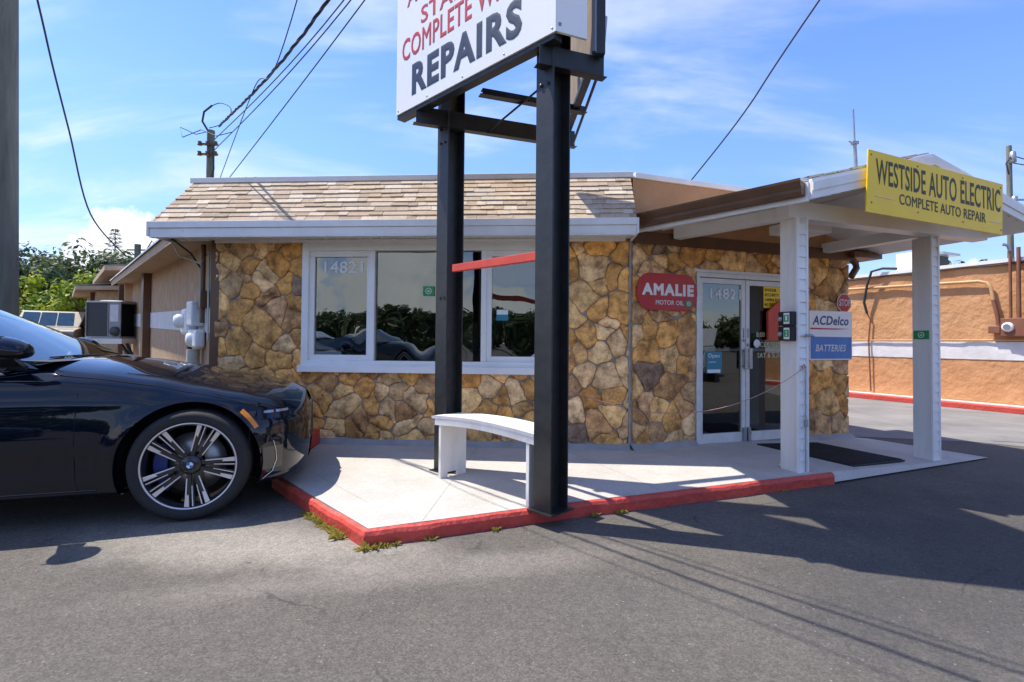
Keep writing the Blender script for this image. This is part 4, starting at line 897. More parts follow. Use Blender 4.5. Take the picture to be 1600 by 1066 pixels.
def car_body():
    mb = MB(); xs = []; x = NOSE-.0005
    st = [0,.0015,.004,.008,.014,.022,.032,.044,.058,.074,.09,.11,.13,.15]
    xs = [NOSE-.0005-s for s in st]; x = xs[-1]
    while x > TAIL+.02:
        near = min(abs(x), abs(x+3.215)); x -= .013 if near < .56 else .05; xs.append(x)
    xs += [TAIL+.01, TAIL+.004, TAIL+.0005]
    NV = 92; vs = []; info = []
    for x in xs:
        row = [cbody(x, j/NV) for j in range(NV+1)]
        full = [(a, -b, c) for a, b, c in row] + [(a, b, c) for a, b, c in reversed(row[:-1])]
        vs += full
    m = 2*NV+1; V = [Vector(v) for v in vs]; R = .430; fs = []
    def inside(v):
        return abs(v.y) > .55 and any((v.x-xc)**2+(v.z-.365)**2 < R*R for xc in (0,-3.215)) and v.z < .85
    for i in range(len(xs)-1):
        for j in range(m-1):
            q = (i*m+j, (i+1)*m+j, (i+1)*m+j+1, i*m+j+1)
            if sum(inside(V[k]) for k in q) >= 3: continue
            fs.append(q)
    used = {}
    for f in fs:
        for k in f: used[k] = used.get(k, 0)+1
    edge = {}
    for f in fs:
        for a, b in zip(f, f[1:]+f[:1]): edge[frozenset((a,b))] = edge.get(frozenset((a,b)), 0)+1
    bnd = set(); bed = []
    for e, n in edge.items():
        if n == 1: bnd |= set(e); bed.append(tuple(e))
    arch = set()
    for k in bnd:
        v = V[k]
        for xc in (0, -3.215):
            d = sqrt((v.x-xc)**2+(v.z-.365)**2)
            if abs(v.y) > .55 and abs(d-R) < .06 and v.z > .215:
                v.x = xc+(v.x-xc)*R/d; v.z = .365+(v.z-.365)*R/d; arch.add(k)
    mb.add(V, fs, smooth=True)
    lipv = []; lf = []
    for a, b in bed:
        if a in arch and b in arch:
            s = 1 if V[a].y > 0 else -1; k = len(lipv); lipv += [V[a], V[b], V[b]+Vector((0,-s*.07,0)), V[a]+Vector((0,-s*.07,0))]; lf.append((k,k+1,k+2,k+3))
    mb.add(lipv, lf, smooth=True)
    return mb
def surf_ribbon(mb, pts, w=.005, off=.0015):   # pts: (x, v) on the right-hand side; thin raised-dark joint line
    P = []
    for x, v in pts:
        a = Vector(cbody(x, v)); P.append(Vector((a.x, -a.y, a.z)))
    mb.tube(P, w/2, 5)
    return mb
def zv(x, z):   # v whose height is z at station x (side)
    lo, hi = .09, .62
    for _ in range(30):
        m = (lo+hi)/2
        if cbody(x, m)[2] < z: lo = m
        else: hi = m
    return lo
def wheel(root, x, y, side):     # side -1: right-hand side (faces -y)
    ax = Vector((0, side, 0)); c = Vector((x, y, .369))
    e = bpy.data.objects.new('wheel', None); 
    mb = MB(); R = .369
    prof = [(.288,.0),(.292,.012),(.305,.020),(.335,.022),(.352,.014),(.362,-.004),(.369,-.02),(.369,-.2),(.362,-.225),(.34,-.24),(.29,-.235),(.288,-.0)]
    mb.lathe(prof, ax, c, 72, closed=False)
    w = mb.build('wheel', 'tyre', root)
    mb = MB(); mb.lathe([(.280,.004),(.268,-.012),(.262,-.05),(.262,-.2),(.29,-.2)], ax, c, 64)
    mb.lathe([(.0,-.12),(.05,-.12)], ax, c, 24); mb.build('rim', 'rim_dark', w)
    mb = MB(); mb.lathe([(.291,.004),(.290,.010),(.284,.012),(.279,.008),(.279,.0)], ax, c, 72); mb.build('rim_lip', 'rim_bright', w)
    # brake
    mb = MB(); mb.lathe([(.07,-.12),(.205,-.12),(.205,-.145),(.07,-.145)], ax, c, 48); mb.build('brake_disc', 'disc', w)
    mb = MB(); 
    for k in range(12):
        a0 = radians(140+k*7.5); a1 = a0+radians(7.5)
        f = lambda a, r, h: c + Vector((cos(a),0,sin(a)))*r + ax*h
        mb.add([f(a0,.15,-.075),f(a1,.15,-.075),f(a1,.235,-.085),f(a0,.235,-.085),f(a0,.15,-.13),f(a1,.15,-.13),f(a1,.235,-.13),f(a0,.235,-.13)],[(0,1,2,3),(3,2,6,7),(0,4,5,1)]+([(0,3,7,4)] if k==0 else [])+([(1,5,6,2)] if k==11 else []))
    mb.build('caliper', 'caliper', w)
    dk, br = MB(), MB()
    for g in range(5):
        th = radians(65+72*g); rd = Vector((cos(th),0,sin(th))); tg = Vector((-sin(th),0,cos(th)))
        Pn = lambda r, t, h: c + rd*r + tg*t + ax*h
        for s in (-1, 1):
            # dark double spoke body
            dk.prism([Pn(.045,s*.004,-.035), Pn(.045,s*.032,-.035), Pn(.278,s*.078,-.012), Pn(.281,s*.046,-.012)], -ax*.035)
            dk.prism([Pn(.11,s*.006,-.036), Pn(.11,s*.016,-.036), Pn(.278,s*.034,-.014), Pn(.282,s*.016,-.014)], -ax*.02)
            # bright machined outer faces: thin toward the hub, wide toward the lip
            br.prism([Pn(.085,s*.033,-.030), Pn(.085,s*.040,-.030), Pn(.20,s*.063,-.015), Pn(.20,s*.054,-.015)], ax*.004)
            br.prism([Pn(.19,s*.040,-.015), Pn(.20,s*.063,-.015), Pn(.275,s*.080,-.006), Pn(.279,s*.050,-.006)], ax*.004)
            br.prism([Pn(.14,s*.012,-.028), Pn(.14,s*.017,-.028), Pn(.277,s*.032,-.008), Pn(.277,s*.025,-.008)], ax*.004)
        br.prism([Pn(.277,-.032,-.008), Pn(.277,.032,-.008), Pn(.284,.032,-.006), Pn(.284,-.032,-.006)], ax*.004)
    dk.lathe([(0,-.022),(.055,-.022),(.066,-.032),(.07,-.07)], ax, c, 32)
    for k in range(5):
        a = radians(24+72*k); dk.lathe([(0,.008),(.009,.006),(.011,0)], ax, c+Vector((cos(a),0,sin(a)))*.048+ax*-.024, 8)
    sp = dk.build('spokes', 'rim_dark', w); fixn(sp); o = br.build('machined_faces', 'rim_bright', w); fixn(o)
    mb = MB(); mb.lathe([(0,-.012),(.026,-.013),(.031,-.018),(.031,-.03)], ax, c, 28); mb.build('hub_cap', 'gloss_black', w)
    mb = MB(); mb2 = MB()
    for q in range(4):
        P = [c+ax*-.0112] + [c+Vector((cos(radians(q*90+k*15))*.021,0,sin(radians(q*90+k*15))*.021))+ax*-.0112 for k in range(7)]
        (mb if q % 2 else mb2).add(P, [tuple(range(8)) if side < 0 else tuple(range(8))])
    mb.build('roundel_blue', 'blue', w); mb2.build('roundel_white', 'ink_white', w)
    return w
def make_sedan():
    root = thing('sedan', (0,0,0), 'glossy dark blue luxury sedan parked with its nose over the kerb', 'car')
    car_body().build('body', 'paint', root)
    mb = MB()
    mb.box(-4.1, .45, -.62, .62, .20, .70); mb.box(-2.7, -.5, -.86, .86, .20, .60)
    mb.build('underbody', 'liner', root)
    for xc in (0, -3.215):
        for s in (-1, 1):
            mb = MB(); mb.grid(lambda u, v: Vector((xc+.445*cos(radians(-20+220*u)), s*(.60+.31*v), .365+.445*sin(radians(-20+220*u)))), 24, 1)
            mb.add([(xc+.445*cos(radians(a)), s*.60, .365+.445*sin(radians(a))) for a in range(-20,201,20)], [tuple(range(12))]); mb.build('arch_liner', 'liner', root)
    for (x, s) in ((0,-1),(0,1),(-3.215,-1),(-3.215,1)): wheel(root, x, s*.945, s)
    # panel joints
    M['joint'] = mat('panel_gap_black', (.002,.002,.002), rough=.9)
    mb = MB()
    surf_ribbon(mb, [(-.64, zv(-.64,z)) for z in (.93,.85,.75,.65,.55,.45,.38)]+[(-.635,zv(-.635,.32)),(-.62,zv(-.62,.25))]); mb.build('door_gap', 'joint', root)
    mb = MB(); surf_ribbon(mb, [(-1.92, zv(-1.92,z)) for z in (.93,.85,.75,.65,.55,.45,.35,.26)]); mb.build('door_gap', 'joint', root)
    for s in (-1, 1):
        mb = MB(); P = []
        for k in range(22):
            x = -.80+1.30*k/21; v = lin([(-.80,.655),(-.6,.655),(0,.645),(.35,.62),(.5,.60)], x); a = Vector(cbody(x, v)); P.append(Vector((a.x, s*a.y, a.z+.0005)))
        mb.tube(P, .003, 5); mb.build('hood_gap', 'joint', root)
    mb = MB(); surf_ribbon(mb, [(x, zv(x,.245)) for x in [-.52-.1*k for k in range(24)]], w=.012); mb.build('sill_trim', 'gloss_black', root)
    mb = MB(); surf_ribbon(mb, [(.36, zv(.36,z)) for z in (.68,.60,.50,.42)], w=.005); mb.build('bumper_gap', 'joint', root)
    # side marker following the arch
    mb = MB()
    for k in range(6):
        def Q(r, a):
            x, z = r*cos(a), .365+r*sin(a); p = Vector(cbody(x, zv(x, z))); return Vector((x, -p.y-.004, z))
        a0, a1 = radians(50-k*3.2), radians(50-(k+1)*3.2); P = [Q(.455,a0),Q(.455,a1),Q(.482,a1),Q(.482,a0)]
        mb.add(P+[p+Vector((0,.01,0)) for p in P], [(0,1,2,3),(0,4,5,1),(3,2,6,7),(0,3,7,4),(1,5,6,2)])
    mb.build('side_marker', 'amber', root)
    # headlamps (slim upper strip + lower dark lamp) and grille on the nose
    def patch(x0, x1, z0f, z1f, off, n=10, s=-1):
        b = MB(); g = []
        for i in range(n+1):
            x = x0+(x1-x0)*i/n
            for z in (z0f(x), z1f(x)):
                p = Vector(cbody(x, zv(x, z))); q = Vector((p.x, s*p.y, p.z)); nrm = Vector((p.x-.1, s*p.y*.9, .05)).normalized(); g.append(q+Vector((.5*nrm.x*off*2, nrm.y*off, 0)))
        b.add(g, [(2*i,2*i+1,2*i+3,2*i+2) for i in range(n)], smooth=True); return b
    for s in (-1, 1):
        hl = patch(.40, .60, lambda x: .655, lambda x: .725-.10*(x-.4), .004, s=s).build('headlight', 'gloss_black', root)
        for (xa, xb) in ((.44,.50),(.515,.59)): patch(xa, xb, lambda x: .695, lambda x: .712, .008, 5, s).build('light_strip', 'lamp', hl)
        patch(.46, .60, lambda x: .545, lambda x: .60, .004, s=s).build('lower_lamp', 'gloss_black', hl)
    # grille: vertical chrome kidneys on the blunt nose
    for s in (-1, 1):
        g = MB()
        for k in range(9):
            y = s*(.05+.045*k); x = NOSE-.02-.16*(abs(y)/.5)**2+.018
            g.obox((x-.05, y-.004, .40), (.055,0,0), (0,.008,0), (0,0,.30))
        gr = g.build('grille', 'chrome', root)
        f = MB(); ys = (.035, .455)
        X = lambda y: NOSE-.02-.16*(abs(y)/.5)**2+.028
        f.tube([(X(ys[0]), s*ys[0], .40),(X(.2), s*.2, .385),(X(ys[1]), s*ys[1], .40),(X(ys[1])+.005, s*(ys[1]+.01), .55),(X(ys[1])-.01, s*ys[1], .69),(X(.2)-.01, s*.2, .70),(X(ys[0])-.01, s*ys[0], .69),(X(ys[0]), s*ys[0], .40)], .006, 6)
        f.build('grille_frame', 'gloss_black', gr)
        # corner air curtain trim, chrome vertical blade
        b = MB(); ptz = [(.50,.50),(.515,.43),(.52,.36),(.50,.28),(.44,.235)]
        P = []
        for x, z in ptz: p = Vector(cbody(x, zv(x, z))); P.append(Vector((p.x+.004, s*(p.y+.004), p.z)))
        b.tube(P, .0035, 6); b.build('bumper_trim', 'chrome', root)
        patch(.44, .56, lambda x: .30, lambda x: .46, .003, 6, s).build('air_intake', 'gloss_black', root)
    mb = MB(); mb.grid(lambda u, v: Vector((.70-.32*abs(2*u-1)**2.6-.10*(1-v), -.80+1.6*u, .19+.04*v)), 20, 2); mb.build('front_splitter', 'gloss_black', root)
    # greenhouse
    def wsx(z, y): return -.90 - 2.05*(z-1.07) - .08*(abs(y)/.75)**2.2
    ZR = [(-3.95,1.09),(-3.6,1.24),(-3.2,1.39),(-2.7,1.49),(-2.2,1.535),(-2.05,1.525),(-1.88,1.50),(-1.72,1.47)]
    mb = MB(); mb.grid(lambda u, v: Vector((wsx(1.07+.40*v, (2*u-1)*(.78-.16*v)), (2*u-1)*(.78-.16*v), 1.07+.40*v - .035*(abs(2*u-1))**2*v + .0)), 20, 10); mb.build('windshield', 'windshield', root)
    def roofp(u, v):
        y = (2*u-1); hw = .62-.0*v; z = 1.47; x0 = wsx(1.47, y*.62); x = x0 + (-3.0-x0)*v; zz = lin(ZR, x) if v > 0 else 1.47
        base = 1.47+ (zz-1.47)*min(1, v*3) if v < .34 else lin(ZR, x)
        return Vector((x, y*hw, base-.035*abs(y)**2))
    mb = MB(); mb.grid(roofp, 20, 16); mb.build('roof', 'paint', root)
    mb = MB(); mb.grid(lambda u, v: Vector((-3.0-.98*v, (2*u-1)*(.62+.10*v), lin(ZR, -3.0-.98*v)-.035*abs(2*u-1)**2)), 16, 10); mb.build('rear_window', 'carglass', root)
    for s in (-1, 1):
        def sidep(u, v):  # u along, v up
            xb = -1.02-2.66*u; xt = -1.90-1.15*u
            zt = lin(ZR, xt)-.05
            return Vector((xb+(xt-xb)*v, s*(.895-.235*v-.02*v*(1-v)), .985+(zt-.985)*v))
        mb = MB(); mb.grid(sidep, 14, 6); mb.build('side_window', 'carglass', root)
        P = [Vector((wsx(1.07+.40*v, (.78-.16*v)), s*(.785-.155*v), 1.07+.40*v-.035*v)) for v in [k/8 for k in range(9)]]
        P += [roofp(0 if s < 0 else 1, k/8)+Vector((0,s*.004,0)) for k in range(1, 9)]
        a = MB(); 
        inner = P; outer = [Vector((p.x-.10*max(0,1-i/8)-.01, s*(abs(p.y)+.035+.075*max(0,1-i/8)), p.z-.035-.015*(i<8))) for i, p in enumerate(P)]
        outer[0] = Vector((-.86, s*.885, 1.02))
        n = len(P); vs = inner+outer; a.add(vs, [(i,i+1,n+i+1,n+i) for i in range(n-1)], smooth=True); a.build('pillar', 'paint', root)
        # rear quarter (C pillar)
        a = MB(); a.add([roofp(0 if s<0 else 1, 1), (-3.98, s*.72, 1.06), (-3.75, s*.90, .96), (-3.62, s*.895, .985), (-3.05, s*.66, 1.35)], [(0,1,2,3,4)]); a.build('rear_pillar', 'paint', root)
        # shoulder infill between windshield base / belt and hood
        # mirror
        mroot = MB(); cx_, cy_, cz_ = (-.95 if s < 0 else -1.40), s*1.03, 1.15
        def mp_(u, v):
            th = 2*pi*u; ph = pi*v; k = 1.0
            x = cos(ph); rr_ = sin(ph)**.75
            yy = cos(th)*.125*rr_; zz = sin(th)*.078*rr_*(1 if sin(th) > 0 else .75)
            return Vector((cx_+(.145 if x > 0 else .08)*x - .02, cy_+yy+s*.01, cz_+zz - .02*(x > 0)*x))
        mroot.grid(mp_, 24, 14); mo = mroot.build('mirror', 'paint', root)
        a = MB(); a.prism([(cx_+.04, s*.89, 1.01),(cx_-.09, s*.89, 1.01),(cx_-.08, s*1.0, 1.09),(cx_+.02, s*1.0, 1.085)], (0,0,.028)); a.build('mirror_foot', 'gloss_black', mo)
        a = MB(); a.tube([(cx_+.12, cy_-s*.02, cz_-.025),(cx_+.02, cy_+s*.115, cz_-.022),(cx_-.09, cy_+s*.12, cz_-.02)], .006, 6); a.build('mirror_trim', 'gloss_black', mo)
        # window surround
        a = MB(); a.tube([sidep(k/14, 0)+Vector((0,s*.004,0)) for k in range(15)], .007, 6); a.build('belt_trim', 'gloss_black', root)
        for xh in (-1.72, -2.75):
            h = MB(); vh = zv(xh, .80); p = Vector(cbody(xh, vh)); h.box(xh-.10, xh+.10, s*(p.y+.0)-.006, s*p.y+.006, .79, .815); h.build('door_handle', 'paint', root, bevel=.003)
    mb = MB(); mb.grid(lambda u, v: Vector((-.78-.16*v-.06*abs(2*u-1)**2, (2*u-1)*.80, 1.064+.008*v)), 12, 2); mb.tube([(-.95,-.55,1.085),(-.93,-.2,1.09),(-.91,.1,1.085)], .006, 5); mb.build('cowl', 'black', root)
    mb = MB(); mb.box(-3.4, -.95, -.80, .80, .60, .90); mb.box(-1.30, -.95, -.66, .66, .90, .99)
    for y in (-.38, .38):
        for x in (-1.95, -2.95): mb.prism([(x,y-.24,.85),(x-.18,y-.22,1.22),(x-.26,y-.22,1.22),(x-.16,y-.24,.85)], (0,.46,0)); mb.box(x-.26, x-.18, y-.11, y+.11, 1.24, 1.40)
    mb.build('interior', 'leather', root)
    mb = MB(); mb.lathe([(.17,.012),(.182,0),(.17,-.012)], (1,0,.45), (-1.42,.38,1.0), 24); mb.build('steering_wheel', 'leather', root)
    for s in (-1, 1):
        mb = MB(); P = []
        for k in range(7):
            x = TAIL+.03+.04*k; p = Vector(cbody(x, zv(x,.80))); P.append(Vector((p.x-.004, s*(p.y+.004), p.z)))
        mb.tube(P, .018, 6); mb.build('tail_light', 'enamel_red', root)
    return root
sedan = make_sedan()
CARROT = radians(18); hx = Vector((cos(CARROT), sin(CARROT), 0)); hy = Vector((-sin(CARROT), cos(CARROT), 0))
sedan.location = Vector((-2.155, 3.445, 0)) + hy*.955; sedan.rotation_euler = (0, 0, CARROT)

# ------------------------------------------------------------------ pickup
M['beige'] = mat('faded_beige_paint', (.42,.37,.28), (.34,.30,.23), rough=.4, coat=.3)
M['silver'] = mat('silver_car_paint', (.42,.43,.44), rough=.3, coat=.8)
M['white_car'] = mat('white_car_paint', (.75,.75,.74), rough=.3, coat=.8)
def make_pickup():   # nose toward -y, origin on the ground under its middle
    root = thing('pickup_truck', (0,0,0), 'old beige pickup truck parked facing the camera before the green shrubs', 'truck')
    hw = .95
    mb = MB()
    prof = [(-2.6,.42),(-2.66,.62),(-2.6,.98),(-2.45,1.03),(-1.25,1.12),(-1.2,1.13),(.55,1.13),(2.6,1.13),(2.62,.45)]
    def arch(cy): return [(cy+.42, .45)]+[(cy+.42*cos(radians(a)), .42+.42*sin(radians(a))) for a in range(15,180,15)]+[(cy-.42,.45)]
    bot = [(2.62,.45)]+arch(1.65)+arch(-1.75)+[(-2.6,.42)]
    poly = prof[:-1]+bot
    vs = [Vector((-hw,y,z)) for y, z in poly]; mb.prism(vs, (2*hw,0,0)); b = mb.build('body', 'beige', root, bevel=.03)
    mb = MB(); mb.prism([(-hw+.06,-1.2,1.13),(-hw+.2,-.62,1.72),(-hw+.2,.30,1.74),(-hw+.08,.55,1.13)], (2*hw-.12,0,0))
    # taper with separate glass
    cab = mb.build('cab', 'beige', root, bevel=.03)
    mb = MB(); n = (Vector((0,-.59,.58)).cross(Vector((1,0,0)))).normalized(); o_ = Vector((0,-.012,.012))
    for x0, x1 in ((-.72,-.26),(-.22,.22),(.26,.72)): mb.add([Vector((x0,-1.13,1.20))+o_, Vector((x1,-1.13,1.20))+o_, Vector((x1*.96,-.68,1.66))+o_, Vector((x0*.96,-.68,1.66))+o_], [(0,1,2,3)])
    mb.build('windshield', 'blueglass', root)
    for s in (-1,1):
        mb = MB(); X = s*(hw-.055); mb.add([(X,-1.0,1.2),(X,.4,1.2),(X,.25,1.62),(X,-.62,1.64)], [(0,1,2,3)]); mb.build('side_window', 'blueglass', root)
        mb = MB(); mb.box(min(s*1.0,s*1.2), max(s*1.0,s*1.2), -1.05, -.95, 1.12, 1.36); mb.build('mirror', 'black', root, bevel=.02)
        mb = MB(); mb.box(min(s*.62,s*.90), max(s*.62,s*.90), -2.70, -2.655, .74, .93); mb.build('headlight', 'lamp', root)
        for y in (-1.75, 1.65):
            mb = MB(); mb.lathe([(0,.02),(.19,.02),(.21,.0),(.36,.0),(.37,-.03),(.37,-.2),(.2,-.22)], (s,0,0), (s*.94,y,.37), 24); w = mb.build('wheel', 'tyre', root)
            mb = MB(); mb.lathe([(0,.035),(.16,.03),(.2,.005)], (s,0,0), (s*.945,y,.37), 20); mb.build('rim', 'galv', w)
    mb = MB(); mb.box(-.58,.58,-2.69,-2.655,.70,.94)
    g = mb.build('grille', 'black', root)
    mb = MB(); mb.box(-.96,.96,-2.78,-2.66,.45,.62); mb.build('bumper', 'chrome', root, bevel=.02)
    mb = MB(); mb.box(-.85,.85,.62,2.55,1.131,1.15); mb.build('bed_cover', 'black', root)
    return root
M['blueglass'] = mat('old_window_glass', (.03,.07,.11), (.02,.05,.08), rough=.08, spec=.8)
pk = make_pickup(); pk.location = (-17.2, 19.2, gz(-17.2,19.2)+.12); pk.rotation_euler = (0,0,radians(33))
# vehicles across the lot behind the viewer, seen in the window and door reflections
for (x, y, rz, lab, mt_) in ((4.8,-5.6,82,'white pickup truck parked across the lot, mirrored in the glass','white_car'), (13.6,-1.6,60,'silver pickup truck parked across the lot, mirrored in the glass','silver')):
    c = copy_tree(pk); c.location = (x, y, 0); c.rotation_euler = (0,0,radians(rz)); c['label'] = lab; c['group'] = 'vehicles mirrored in the shop glass'
    for k in KIDS(c):
        if k.name.split('.')[0] in ('body','cab'):
            k.data = k.data.copy(); k.data.materials[0] = M[mt_]
for (x, y, rz, lab, mt_) in ((-.4,-4.6,172,'white sedan parked across the lot, mirrored in the glass','white_car'), (-4.6,-5.2,8,'dark sedan parked across the lot, mirrored in the glass','paint'), (16.5,-5.5,150,'silver sedan parked beyond the silver pickup, mirrored in the doors','silver'), (-11,-5.6,176,'silver sedan parked left of the dark sedan, mirrored in the window','silver')):
    c = copy_tree(sedan); c.location = (x, y, 0); c.rotation_euler = (0,0,radians(rz)); c['label'] = lab; c['group'] = 'vehicles mirrored in the shop glass'
    for k in KIDS(c):
        if k.name.split('.')[0] in ('body','roof','pillar','rear_pillar','cowl_corner') and mt_ != 'paint':
            k.data = k.data.copy(); k.data.materials[0] = M[mt_]

# ------------------------------------------------------------------ rear wings of the shop, far left
def wing(name, P, L, w, z0, zr, label, over=.5, lowz=None):
    t = thing(name, (P[0], P[1], gz(P[0],P[1])), label, 'building'); O = Vector((P[0],P[1],0)); R = Vector((.9976,-.0698,0)); rise = .0265
    F = lambda q, z, o_: O + SU*q + SN*o_ + Zv*(z+rise*q)
    mb = MB(); wl = [F(0,z0,-over), F(L,z0,-over), F(L,z0,-over)+R*w, F(0,z0,-over)+R*w]; mb.prism(wl, Zv*(zr-z0-.12)); mb.build('wall', 'side_stucco', t)
    mb = MB(); a = F(0,zr-.12,0); b = F(L,zr-.12,0); mb.prism([a, b, b+R*(w+over), a+R*(w+over)], Zv*.12); mb.build('roof', 'soffit', t)
    mb = MB(); mb.prism([a+Zv*.121, b+Zv*.121, b+R*(w+over)+Zv*.25, a+R*(w+over)+Zv*.25], Zv*.02); mb.build('roof_sheet', 'apron', t)
    mb = MB(); mb.obox(F(1.2,z0,-over+.01), SU*.25+Zv*.007, SN*.1, Zv*(zr-z0-.13)); mb.build('pilaster', 'brown', t)
    return t
wing('rear_wing', (-10.55,13.2), 7, 3.2, .1, 3.10, 'tan stuccoed rear wing with a raised flat roof beyond the shop side wall')
wing('rear_annex', (-13.0,15.2), 8, 2.5, .2, 2.78, 'lower tan stuccoed annex with a shallow roof at the far left end of the shop')

# AC condenser on its shelf
Aq = 8.57
acu = thing('air_conditioner', SW(Aq,.97,.39), 'grey air conditioner condenser on a shelf by the left side wall', 'air conditioner')
AF = lambda a, z, o_: SW(Aq, .99, .39) + Vector((1,0,0))*(a*.78+.1) + Vector((0,-1,0))*o_ + Zv*z
mb = MB(); mb.fbox(AF, -.52, .50, .0, .045, -.45, .45); mb.fbox(AF, -.52, .50, .80, .84, -.45, .45)
for (a, o_) in ((-.52,.42),(.12,.42),(.47,.42),(-.52,-.45),(.47,-.45)): mb.fbox(AF, a, a+.03, .045, .80, o_, o_+.03)
mb.fbox(AF, .15, .469, .045, .80, .42, .44); mb.build('cabinet', 'ac_grey', acu, bevel=.01)
mb = MB(); mb.fbox(AF, -.49, .12, .046, .799, -.42, .425); mb.build('coil', 'ac_dark', acu)
mb = MB()
for k in range(17): mb.fbox(AF, -.49, .12, .07+.043*k, .073+.043*k, .426, .430)
mb.build('guard_wires', 'ac_dark', acu)
mb = MB(); mb.fbox(AF, .19, .43, .38, .76, .441, .445); mb.build('data_plate', 'stripe', acu)
mb = MB(); mb.lathe([(0,.02),(.33,.02),(.36,0)], (0,0,1), AF(0,.85,0), 24); mb.build('fan_guard', 'ac_grey', acu)
mb = MB(); mb.lathe([(0,.05),(.1,.06),(.11,.0)], (0,-1,0), AF(.36,.16,.44), 14); mb.build('valve_cover', 'ac_dark', acu)
sh = thing('wall_shelf', SW(Aq,.85,.35), 'wooden wall shelf with diagonal struts carrying the condenser', 'shelf')
mb = MB(); mb.fbox(AF, -.62, .62, -.12, -.003, -.5, .52); mb.build('shelf_board', 'white_wood', sh)
for a in (.5, .68): 
    mb = MB(); mb.beam(AF(a,-.12,.42), SW(7.4,.35,.02), .05, .05); mb.build('strut', 'black', sh)
# meters
me_ = thing('electric_meter', SW(1.0,.5,.1), 'white electric meter boxes on a cream conduit by the stone corner', 'meter')
mb = MB(); mb.fbox(SW, .50, .82, 1.36, 1.66, .01, .15); mb.build('upper_box', 'meter_white', me_, bevel=.02)
mb = MB(); mb.fbox(SW, .88, 1.22, 1.24, 1.58, .01, .15); mb.build('meter_base', 'meter_white', me_, bevel=.04)
mb = MB(); mb.lathe([(0,.10),(.06,.095),(.085,.06),(.09,0)], SN, SW(1.05,1.42,.15), 20); mb.build('meter_dome', 'meter_white', me_)
mb = MB(); mb.fbox(SW, .42, .90, 1.10, 1.32, .01, .12); mb.lathe([(0,.05),(.075,.05),(.08,0)], SN, SW(.68,1.2,.12), 16); mb.build('lower_box', 'meter_white', me_, bevel=.03)
M['cream'] = mat('cream_pipe_paint', (.56,.54,.42), rough=.5)
mb = MB(); mb.tube([SW(.62,1.08,.10), SW(.62,.0,.10)], .07, 14); mb.build('conduit', 'cream', me_)
mb = MB(); mb.tube([SW(1.0,1.1,.08), SW(1.0,0,.08)], .03, 10); mb.build('brown_conduit', 'brown', me_); mb = MB(); mb.tube([SW(.35,1.4,.06), SW(.35,2.32,.06)], .028, 8); mb.fbox(SW, .26, .46, 1.58, 1.78, .01, .10); mb.build('brown_conduit', 'brown', me_)
mb = MB(); mb.tube([SW(.15,2.28,.40), SW(.35,2.16,.30), SW(.2,2.08,.12), SW(.12,2.2,.05), SW(.12,1.2,.04)], .010, 6); mb.build('loose_cable', 'cream', me_)
mb = MB(); mb.tube([SW(-.02,2.29,.42), SW(.3,2.2,.2), SW(.45,2.1,.1), SW(.35,2.0,.06)], .012, 6); mb.build('black_cable', 'cable', me_)
# ------------------------------------------------------------------ orange building
ob = thing('orange_building', OW(5,0,0), 'low orange stuccoed building with a white painted stripe across the driveway', 'building')
mb = MB()
N = 150
def wv(q, z): return .018*mnoise.noise(Vector((q*2.2, z*2.2, 3)))+.008*mnoise.noise(Vector((q*7, z*7, 1)))
mb.grid(lambda u, v: OW(-9+27*u, .12+2.68*v, wv(-9+27*u, .12+2.68*v)), 270, 30); w_ = mb.build('wall', 'orange', ob)
mb = MB(); P = [OW(-9,.0,-.03), OW(18,0,-.03), OW(18,0,-7), OW(-9,0,-7)]; mb.prism(P, Zv*2.79); mb.build('wall_core', 'orange', ob)
mb = MB(); mb.grid(lambda u, v: OW(-9+27*u, .955+(.345-.0)*v + (.006*mnoise.noise(Vector((u*200,v,0)))), .012+wv(-9+27*u, .955+.345*v)), 270, 4); mb.build('painted_stripe', 'stripe', w_)
mb = MB(); P = [OW(-9,2.80,.06), OW(18,2.80,.06), OW(18,2.80,-7.1), OW(-9,2.80,-7.1)]; mb.prism(P, Zv*.07); mb.build('roof_coping', 'white', ob)
mb = MB(); mb.tube([OW(-9+27*k/60, 2.76+.012*((k*5)%3), .045) for k in range(61)], .012, 6); mb.build('eave_cable', 'cable', ob)
def pipe(name, pts, r, m, n=8):
    mb = MB(); mb.tube(pts, r, n); return mb.build(name, m, ob)
pipe('cream_conduit', [OW(9,2.55,.07), OW(3.3,2.55,.07), OW(1.0,2.49,.07), OW(.62,2.48,.07), OW(.50,2.44,.07), OW(.44,2.36,.07), OW(.40,2.1,.07)], .032, 'cream_pipe')
pipe('down_conduit', [OW(.40,2.1,.07), OW(.34,1.78,.07), OW(.32,1.60,.07)], .036, 'rust_pipe')
pipe('thin_conduit', [OW(9,1.33,.05), OW(3.3,1.325,.05), OW(1.2,1.33,.05), OW(-.3,1.335,.05)], .014, 'cream_pipe', 6)
pipe('black_hose', [OW(2.1,2.92,.0), OW(2.35,2.95,.10), OW(2.55,2.90,.16), OW(2.66,2.6,.14), OW(2.74,2.2,.12), OW(2.70,1.95,.08)], .028, 'cable')
pipe('hose_tail', [OW(2.70,1.95,.08), OW(2.64,1.8,.06), OW(2.68,1.33,.06), OW(2.64,.16,.06)], .016, 'rust_pipe', 6)
for q, r_2 in ((.14,.024),(.02,.03),(-.10,.022),(-.2,.022)): pipe('riser_pipe', [OW(q,3.05+.1*(q<0),.09), OW(q,1.70,.09)], r_2, 'rust_pipe')
pipe('riser_top', [OW(.14,3.0,.09), OW(.16,3.10,.12), OW(.22,3.13,.16)], .03, 'galv')
